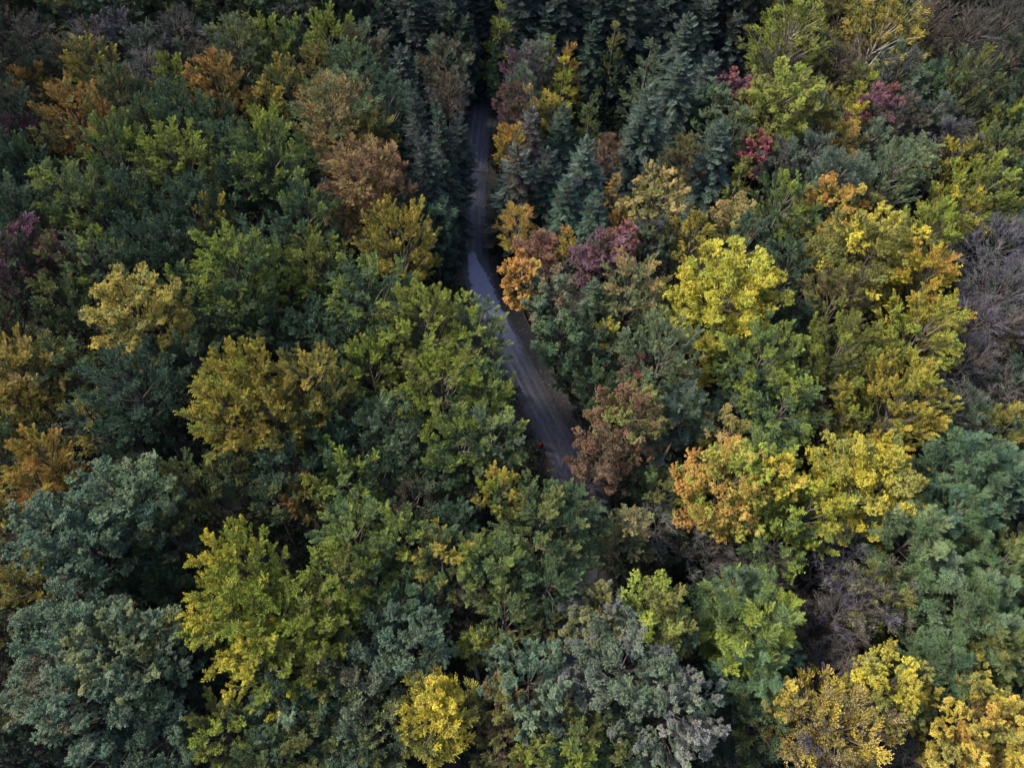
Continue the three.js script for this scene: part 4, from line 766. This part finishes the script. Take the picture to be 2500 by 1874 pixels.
tree('beech', -55.5, -93.9, 18.7, 4.60, 'olive deep .5', "dim olive crown beyond the far edge well behind and left of the orange-topped crown");
tree('thin', -51.1, -93.9, 18.7, 4.60, 'deep teal .4', "dark green crown beyond the far edge well behind the rusty orange crown");
tree('thin', -46.9, -94.4, 18.7, 4.62, 'olive deep .5', "dim olive crown beyond the far edge well left of the yellow-green topped crown");
tree('beech', -41.6, -93.8, 18.7, 4.60, 'olive deep .5', "dim olive crown beyond the far edge behind the orange-topped crown");
tree('beech', -37.4, -95.4, 18.8, 4.64, 'umber deep .5', "dim brown-green crown beyond the far edge behind and left of the yellow-green topped crown");
tree('thin', -32.7, -95.8, 18.8, 4.65, 'deep teal .4', "dark green crown beyond the far edge behind the yellow-green topped crown");
tree('beech', -28.0, -94.8, 18.8, 4.63, 'olive deep .5', "dim olive crown beyond the far edge behind and right of the yellow-green topped crown");
tree('thin', -23.2, -95.4, 18.8, 4.64, 'umber deep .5', "dim brown-green crown beyond the far edge behind and right of the yellow-green topped crown");
tree('beech', -18.7, -95.7, 18.8, 4.64, 'deep teal .4', "dark green crown beyond the far edge well behind and right of the yellow-green topped crown");
tree('spruce', -13.1, -92.8, 19.0, 4.95, 'fir night .5', "dark conifer beyond the far edge well behind and right of the yellow-green topped crown");
tree('spruce', -8.4, -92.3, 19.0, 4.94, 'fir night .5', "dark conifer beyond the far edge well behind and left of the road's far end");
tree('spruce', 1.2, -93.1, 19.1, 4.96, 'fir night .5', "dark conifer beyond the far edge behind the road's far end");
tree('spruce', 5.7, -93.0, 19.0, 4.96, 'fir night .5', "dark conifer beyond the far edge well behind and left of the large silvery conifer");
tree('spruce', 10.5, -92.8, 19.0, 4.95, 'fir night .5', "dark conifer beyond the far edge behind and right of the road's far end");
tree('spruce', 14.8, -91.6, 19.0, 4.92, 'fir night .5', "dark conifer beyond the far edge well behind and right of the road's far end");
tree('spruce', 19.2, -92.1, 19.0, 4.93, 'fir night .5', "dark conifer beyond the far edge well behind the large silvery conifer");
tree('spruce', 24.5, -93.2, 19.1, 4.96, 'fir night .5', "dark conifer beyond the far edge well left of the wide olive-yellow crown");
tree('spruce', 28.5, -93.0, 19.0, 4.96, 'fir night .5', "dark conifer beyond the far edge well behind and right of the large silvery conifer");
tree('beech', 34.9, -95.5, 18.8, 4.64, 'night deep .5', "near-black green crown beyond the far edge behind and left of the wide olive-yellow crown");
tree('thin', 40.3, -95.8, 18.8, 4.65, 'olive deep .5', "dim olive crown beyond the far edge behind and left of the wide olive-yellow crown");
tree('thin', 44.6, -94.1, 18.7, 4.61, 'deep teal .4', "dark green crown beyond the far edge just behind the wide olive-yellow crown");
tree('thin', 50.3, -95.1, 18.8, 4.63, 'deep teal .4', "dark green crown beyond the far edge behind and right of the wide olive-yellow crown");
tree('beech', 55.8, -95.1, 18.8, 4.63, 'umber deep .5', "dim brown-green crown beyond the far edge behind and right of the wide olive-yellow crown");
tree('thin', 60.2, -95.5, 18.8, 4.64, 'umber deep .5', "dim brown-green crown beyond the far edge well behind and right of the wide olive-yellow crown");
tree('thin', 64.5, -94.5, 18.7, 4.62, 'greygreen deep .5', "dull grey-green crown beyond the far edge well right of the wide olive-yellow crown");
tree('beech', 69.3, -94.9, 18.8, 4.63, 'umber deep .5', "dim brown-green crown beyond the far edge well right of the wide olive-yellow crown");
tree('beech', -71.6, -100.6, 19.6, 5.05, 'olive deep .5', "dim olive crown beyond the far edge well behind and left of the rusty orange crown");
tree('beech', -66.9, -101.4, 19.6, 5.07, 'greygreen deep .5', "dull grey-green crown beyond the far edge well behind the rusty orange crown");
tree('beech', -61.7, -100.1, 19.6, 5.03, 'greygreen deep .5', "dull grey-green crown beyond the far edge well left of the yellow-green topped crown");
tree('beech', -56.3, -100.8, 19.6, 5.05, 'night deep .5', "near-black green crown beyond the far edge well behind the rusty orange crown");
tree('thin', -51.3, -99.7, 19.5, 5.02, 'night deep .5', "near-black green crown beyond the far edge well behind and left of the orange-topped crown");
tree('thin', -46.3, -101.0, 19.6, 5.06, 'greygreen deep .5', "dull grey-green crown beyond the far edge well behind and left of the yellow-green topped crown");
tree('beech', -40.9, -101.0, 19.6, 5.06, 'umber deep .5', "dim brown-green crown beyond the far edge well behind and left of the yellow-green topped crown");
tree('beech', -35.3, -100.4, 19.6, 5.04, 'umber deep .5', "dim brown-green crown beyond the far edge behind the yellow-green topped crown");
tree('thin', -30.7, -100.9, 19.6, 5.05, 'olive deep .5', "dim olive crown beyond the far edge behind the yellow-green topped crown");
tree('thin', -25.4, -99.5, 19.5, 5.02, 'greygreen deep .5', "dull grey-green crown beyond the far edge behind and right of the yellow-green topped crown");
tree('thin', -20.6, -100.2, 19.6, 5.04, 'deep teal .4', "dark green crown beyond the far edge well behind the tan half-bare crown");
tree('spruce', -13.6, -96.9, 20.2, 5.33, 'fir night .5', "dark conifer beyond the far edge well behind and right of the tan half-bare crown");
tree('spruce', -7.7, -96.3, 20.1, 5.32, 'fir night .5', "dark conifer beyond the far edge well behind the pinkish orange wide crown");
tree('thin', -2.2, -101.8, 18.6, 4.56, 'deep teal .4', "dark green crown beyond the far edge behind and left of the road's far end", [5.4, 0.8]);
tree('spruce', 3.1, -95.6, 20.1, 5.30, 'fir night .5', "dark conifer beyond the far edge well behind the tall soft grey-green conifer");
tree('spruce', 8.4, -95.5, 20.1, 5.30, 'fir night .5', "dark conifer beyond the far edge well behind and left of the crimson crown");
tree('spruce', 13.1, -97.3, 20.2, 5.34, 'fir night .5', "dark conifer beyond the far edge well behind and left of the purple-red broad crown");
tree('spruce', 18.2, -95.6, 20.1, 5.30, 'fir night .5', "dark conifer beyond the far edge well behind the coral red crown");
tree('spruce', 23.3, -96.9, 20.2, 5.33, 'fir night .5', "dark conifer beyond the far edge well behind and left of the wide olive-yellow crown");
tree('spruce', 27.9, -95.9, 20.1, 5.31, 'fir night .5', "dark conifer beyond the far edge well behind the crimson crown");
tree('thin', 35.3, -99.3, 19.5, 5.01, 'olive deep .5', "dim olive crown beyond the far edge well behind and left of the wide olive-yellow crown");
tree('beech', 40.5, -101.4, 19.6, 5.07, 'olive deep .5', "dim olive crown beyond the far edge well behind the purple-red broad crown");
tree('thin', 46.3, -100.0, 19.6, 5.03, 'greygreen deep .5', "dull grey-green crown beyond the far edge behind the wide olive-yellow crown");
tree('thin', 51.2, -100.2, 19.6, 5.04, 'greygreen deep .5', "dull grey-green crown beyond the far edge well behind the purple-red broad crown");
tree('beech', 56.9, -99.7, 19.5, 5.02, 'umber deep .5', "dim brown-green crown beyond the far edge well behind and right of the purple-red broad crown");
tree('beech', 62.1, -100.1, 19.6, 5.03, 'greygreen deep .5', "dull grey-green crown beyond the far edge well behind and right of the wide olive-yellow crown");
tree('thin', 67.0, -99.5, 19.5, 5.02, 'umber deep .5', "dim brown-green crown beyond the far edge well behind the mauve-grey leafless trees");
tree('beech', 72.7, -100.0, 19.6, 5.03, 'greygreen deep .5', "dull grey-green crown beyond the far edge well behind and right of the purple-red broad crown");
tree('beech', -65.5, -91.9, 20.0, 5.70, 'night deep .5', "near-black green crown at the left edge well behind and left of the rusty orange crown");
tree('beech', -61.5, -80.9, 20.0, 5.25, 'umber deep .5', "dim brown-green crown at the left edge behind and left of the rusty orange crown");
tree('beech', -58.8, -72.0, 19.0, 4.75, 'umber deep .5', "dim brown-green crown at the left edge left of the rusty orange crown");
tree('beech', -56.8, -65.4, 18.3, 4.42, 'deep teal .4', "dark green crown at the left edge in front and left of the rusty orange crown");
tree('beech', -54.4, -57.9, 18.0, 4.23, 'deep teal .4', "dark green crown at the left edge behind and left of the purple crown");
tree('beech', -52.2, -51.3, 17.6, 4.06, 'green deep .4', "green crown at the left edge just left of the purple crown");
tree('beech', -50.2, -45.0, 17.3, 3.90, 'olive deep .5', "dim olive crown at the left edge in front and left of the purple crown");
tree('beech', -48.6, -40.1, 17.1, 3.78, 'olive gold .4', "olive-gold crown at the left edge well in front of the purple crown");
tree('beech', -46.7, -34.4, 16.8, 3.63, 'olive gold .4', "olive-gold crown at the left edge behind and left of the leaning orange-gold crown");
tree('beech', -45.2, -29.8, 16.5, 3.52, 'green deep .4', "green crown at the left edge just left of the leaning orange-gold crown");
tree('beech', -43.6, -24.8, 16.3, 3.39, 'olive gold .4', "olive-gold crown at the left edge in front and left of the leaning orange-gold crown");
tree('beech', -42.0, -20.0, 16.0, 3.27, 'umber deep .5', "dim brown-green crown at the left edge well in front of the leaning orange-gold crown");
tree('beech', -40.9, -16.4, 15.9, 3.18, 'umber deep .5', "dim brown-green crown at the left edge well left of the big grey-green dense crown");
tree('beech', -39.7, -12.9, 15.7, 3.09, 'umber deep .5', "dim brown-green crown at the left edge well left of the big yellow-green crown");
tree('beech', -38.7, -9.7, 15.5, 3.01, 'night deep .5', "near-black green crown at the left edge well in front of the leaning orange-gold crown");
tree('beech', -37.5, -6.0, 15.3, 2.91, 'night deep .5', "near-black green crown at the left edge well left of the bright yellow sparse crown");
tree('beech', 65.5, -91.9, 20.0, 5.70, 'umber deep .5', "dim brown-green crown at the right edge well right of the wide olive-yellow crown");
tree('beech', 61.5, -80.7, 20.0, 5.24, 'umber deep .5', "dim brown-green crown at the right edge well right of the purple-red broad crown");
tree('beech', 59.3, -73.6, 19.2, 4.84, 'greygreen deep .5', "dull grey-green crown at the right edge well right of the purple-red broad crown");
tree('beech', 57.0, -65.8, 18.4, 4.43, 'umber deep .5', "dim brown-green crown at the right edge well behind the mauve-grey leafless trees");
tree('beech', 54.6, -58.7, 18.0, 4.25, 'night deep .5', "near-black green crown at the right edge behind and right of the mauve-grey leafless trees");
tree('beech', 52.7, -52.6, 17.7, 4.09, 'greygreen deep .5', "dull grey-green crown at the right edge just behind and right of the mauve-grey leafless trees");
tree('beech', 50.8, -47.0, 17.4, 3.95, 'greygreen deep .5', "dull grey-green crown at the right edge right of the bright orange-yellow crown");
tree('beech', 49.0, -41.4, 17.1, 3.81, 'olive deep .5', "dim olive crown at the right edge in front and right of the mauve-grey leafless trees");
tree('beech', 47.4, -36.4, 16.9, 3.68, 'deep teal .4', "dark green crown at the right edge well in front of the mauve-grey leafless trees");
tree('beech', 45.7, -31.1, 16.6, 3.55, 'deep teal .4', "dark green crown at the right edge well right of the mottled yellow crown");
tree('beech', 44.1, -26.2, 16.4, 3.43, 'deep teal .4', "dark green crown at the right edge well right of the broad lime and orange crown");
tree('beech', 42.6, -21.8, 16.1, 3.31, 'umber deep .5', "dim brown-green crown at the right edge behind and right of the wide feathery green crown");
tree('beech', 41.2, -17.4, 15.9, 3.20, 'umber deep .5', "dim brown-green crown at the right edge right of the wide feathery green crown");
tree('beech', 40.0, -13.6, 15.7, 3.11, 'greygreen deep .5', "dull grey-green crown at the right edge well right of the yellowish green soft crown");
tree('beech', 38.8, -10.1, 15.5, 3.02, 'olive deep .5', "dim olive crown at the right edge well right of the gold and mauve crown");
tree('beech', 37.8, -6.9, 15.4, 2.94, 'deep teal .4', "dark green crown at the right edge well right of the gold and mauve crown");

// ---------------------------------------------------------------- the walker on the road
{
  // body parts are meshed from joints: every bone is a tapered capsule, bones join smoothly
  const field = (bones, lo, hi, cell, k = 0.02) => {
    const size = Math.max(hi.x - lo.x, hi.y - lo.y, hi.z - lo.z), n = Math.ceil(size / cell), mc = new MarchingCubes(n, new THREE.MeshStandardMaterial(), false, false, 120000), p = V(), ab = V();
    const c = lo.clone().add(hi).multiplyScalar(0.5);
    for (let z = 0; z < n; z++) for (let y = 0; y < n; y++) for (let x = 0; x < n; x++) {
      p.set(x, y, z).multiplyScalar(2 / n).addScalar(-1).multiplyScalar(size / 2).add(c); let d = 1e9;
      for (const [a, b, ra, rb, flat = 1] of bones) {
        ab.subVectors(b, a); const q = V().subVectors(p, a), t = clamp(q.dot(ab) / Math.max(1e-9, ab.lengthSq()), 0, 1); q.addScaledVector(ab, -t); q.z /= flat;
        const e = q.length() - lerp(ra, rb, t), h = clamp(0.5 + 0.5 * (d - e) / k, 0, 1); d = d > 1e8 ? e : lerp(d, e, h) - k * h * (1 - h);
      }
      mc.field[x + y * n + z * n * n] = -d;
    }
    mc.isolation = 0; mc.update();
    const g = new THREE.BufferGeometry(), m = mc.count; g.setAttribute('position', new THREE.BufferAttribute(mc.positionArray.slice(0, m * 3), 3)); g.setAttribute('normal', new THREE.BufferAttribute(mc.normalArray.slice(0, m * 3), 3));
    g.scale(size / 2, size / 2, size / 2).translate(c.x, c.y, c.z); return g;
  };
  const mat = (name, r, g, b, rough = 0.85) => new THREE.MeshStandardMaterial({ name, color: new THREE.Color().setRGB(r, g, b), roughness: rough });
  const skin = mat('skin', .45, .27, .19, .6), red = mat('red_jacket', .20, .010, .016), dark = mat('dark_trousers', .018, .02, .028), hair = mat('dark_hair', .012, .009, .008, .6), shoe = mat('dark_shoes', .03, .03, .03);
  const root = new THREE.Group(); root.name = 'person'; root.position.set(3.03, 0.08, -36.90); root.rotation.y = Math.PI - 0.35; scene.add(root);
  root.userData = { label: 'person in a red top and dark trousers walking along the gravel road', category: 'person' };
  const add = (name, g, m) => { const o = shade(new THREE.Mesh(g, m)); o.name = name; root.add(o); return o; };
  // mid-stride, left foot (+x) forward (+z); elbows bent, arms swinging
  const hip = (s) => V(s * 0.095, 0.92, 0), knee = (s) => V(s * 0.10, 0.50, s > 0 ? 0.13 : -0.02), ankle = (s) => V(s * 0.095, s > 0 ? 0.08 : 0.13, s > 0 ? 0.22 : -0.30);
  const sh = (s) => V(s * 0.185, 1.42, 0), el = (s) => V(s * 0.26, 1.14, s > 0 ? -0.12 : 0.06), wr = (s) => V(s * 0.22, 1.02, s > 0 ? 0.05 : 0.27);
  const headC = V(0, 1.625, 0.03);
  const body = [[V(0, 1.40, 0), V(0, 1.55, 0.015), .055, .052], [headC.clone().add(V(0, .03, -.005)), headC.clone().add(V(0, -.045, .018)), .088, .066], [V(0, .98, 0), V(0, 1.36, 0), .12, .145, .68]];
  for (const s of [-1, 1]) body.push([hip(s), knee(s), .082, .056], [knee(s), ankle(s), .052, .036], [sh(s), el(s), .05, .04], [el(s), wr(s), .038, .026], [V(0, 1.40, 0), sh(s), .06, .055], [ankle(s), ankle(s).add(V(0, -.045, .13)), .036, .03]);
  const parts = [field(body, V(-.95, 0, -.95), V(.95, 1.85, .95), 0.02, 0.03)];
  // hands: palm, four unequal fingers curled inwards, thumb from the side of the palm
  for (const s of [-1, 1]) {
    const w = wr(s), d = V().subVectors(w, el(s)).normalize(), inn = V(-s, 0, 0).addScaledVector(d, s * d.x).normalize(), fwd = V().crossVectors(d, inn).multiplyScalar(s), b = [[w, w.clone().addScaledVector(d, .075), .022, .03, 0.9]];
    [.068, .078, .072, .055].forEach((len, i) => {
      const o = w.clone().addScaledVector(d, .075).addScaledVector(fwd, .030 - .020 * i), k1 = o.clone().addScaledVector(d, len * .5).addScaledVector(inn, .008), k2 = k1.clone().addScaledVector(d, len * .30).addScaledVector(inn, len * .3), k3 = k2.clone().addScaledVector(d, len * .06).addScaledVector(inn, len * .32);
      b.push([o, k1, .0092, .0086], [k1, k2, .0086, .008], [k2, k3, .008, .007]);
    });
    const t0 = w.clone().addScaledVector(d, .03).addScaledVector(fwd, .024), t1 = t0.clone().addScaledVector(fwd, .026).addScaledVector(d, .026).addScaledVector(inn, .008), t2 = t1.clone().addScaledVector(d, .028).addScaledVector(inn, .014);
    b.push([t0, t1, .013, .011], [t1, t2, .0105, .008]);
    const c = w.clone().addScaledVector(d, .075); parts.push(field(b, c.clone().addScalar(-.11), c.clone().addScalar(.11), 0.004, 0.006));
  }
  // nose, lips, ears
  const hg = [[headC.clone().add(V(0, .0, .086)), headC.clone().add(V(0, -.03, .103)), .008, .014], [headC.clone().add(V(-.018, -.062, .078)), headC.clone().add(V(.018, -.062, .078)), .007, .007]];
  for (const s of [-1, 1]) hg.push([headC.clone().add(V(s * .082, .012, -.005)), headC.clone().add(V(s * .08, -.03, .005)), .015, .010]);
  parts.push(field(hg, headC.clone().addScalar(-.12), headC.clone().addScalar(.12), 0.005, 0.004));
  add('body', mergeGeometries(parts), skin);
  for (const s of [-1, 1]) { const e = new THREE.SphereGeometry(.011, 10, 8).translate(headC.x + s * .031, headC.y + .005, headC.z + .076); add('eye', e, mat('eye', .05, .04, .035, .2)); }
  const jacket = [[V(0, .96, 0), V(0, 1.37, 0), .150, .165, .72], [V(0, 1.40, -.01), V(0, 1.47, -.005), .085, .068]], trousers = [[V(0, .93, 0), V(0, .99, 0), .14, .135, .74]], shoes = [];
  for (const s of [-1, 1]) {
    jacket.push([V(s * .05, 1.41, 0), sh(s), .075, .068], [sh(s), el(s), .064, .054], [el(s), wr(s), .052, .038]);
    trousers.push([hip(s), knee(s), .098, .072], [knee(s), ankle(s).add(V(0, .03, 0)), .068, .054]);
    shoes.push([ankle(s).add(V(0, -.03, -.03)), ankle(s).add(V(0, s > 0 ? -.045 : -.085, .15)), .045, .036]);
  }
  add('jacket', field(jacket, V(-.5, .75, -.5), V(.5, 1.75, .5), 0.014, 0.03), red);
  add('trousers', field(trousers, V(-.6, 0, -.6), V(.6, 1.2, .6), 0.015, 0.03), dark);
  add('shoes', field(shoes, V(-.45, -.2, -.45), V(.45, .7, .45), 0.012, 0.012), shoe);
  add('hair', field([[headC.clone().add(V(0, .045, -.02)), headC.clone().add(V(0, -.03, -.045)), .094, .075], [headC.clone().add(V(-.05, .07, .03)), headC.clone().add(V(.05, .07, .03)), .045, .045]], headC.clone().addScalar(-.2), headC.clone().addScalar(.2), 0.009, 0.02), hair);
}

// low undergrowth in the gaps between the trunks
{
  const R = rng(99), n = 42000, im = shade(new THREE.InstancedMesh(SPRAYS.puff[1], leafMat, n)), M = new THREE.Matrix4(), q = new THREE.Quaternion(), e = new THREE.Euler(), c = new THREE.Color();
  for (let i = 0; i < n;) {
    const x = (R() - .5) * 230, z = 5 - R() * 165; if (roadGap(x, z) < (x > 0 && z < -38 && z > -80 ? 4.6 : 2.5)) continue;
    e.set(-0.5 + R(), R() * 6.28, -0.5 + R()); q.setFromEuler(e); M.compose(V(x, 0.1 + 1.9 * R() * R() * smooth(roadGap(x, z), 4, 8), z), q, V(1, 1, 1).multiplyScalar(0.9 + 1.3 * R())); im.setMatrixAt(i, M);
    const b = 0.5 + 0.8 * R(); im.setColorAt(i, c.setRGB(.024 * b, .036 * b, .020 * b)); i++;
  }
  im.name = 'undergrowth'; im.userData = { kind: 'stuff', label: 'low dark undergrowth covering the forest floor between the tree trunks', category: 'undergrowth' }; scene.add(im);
}
console.log('sprays', sprayCount, 'limb triangles', limbTriangles);

renderer.render(scene, camera);
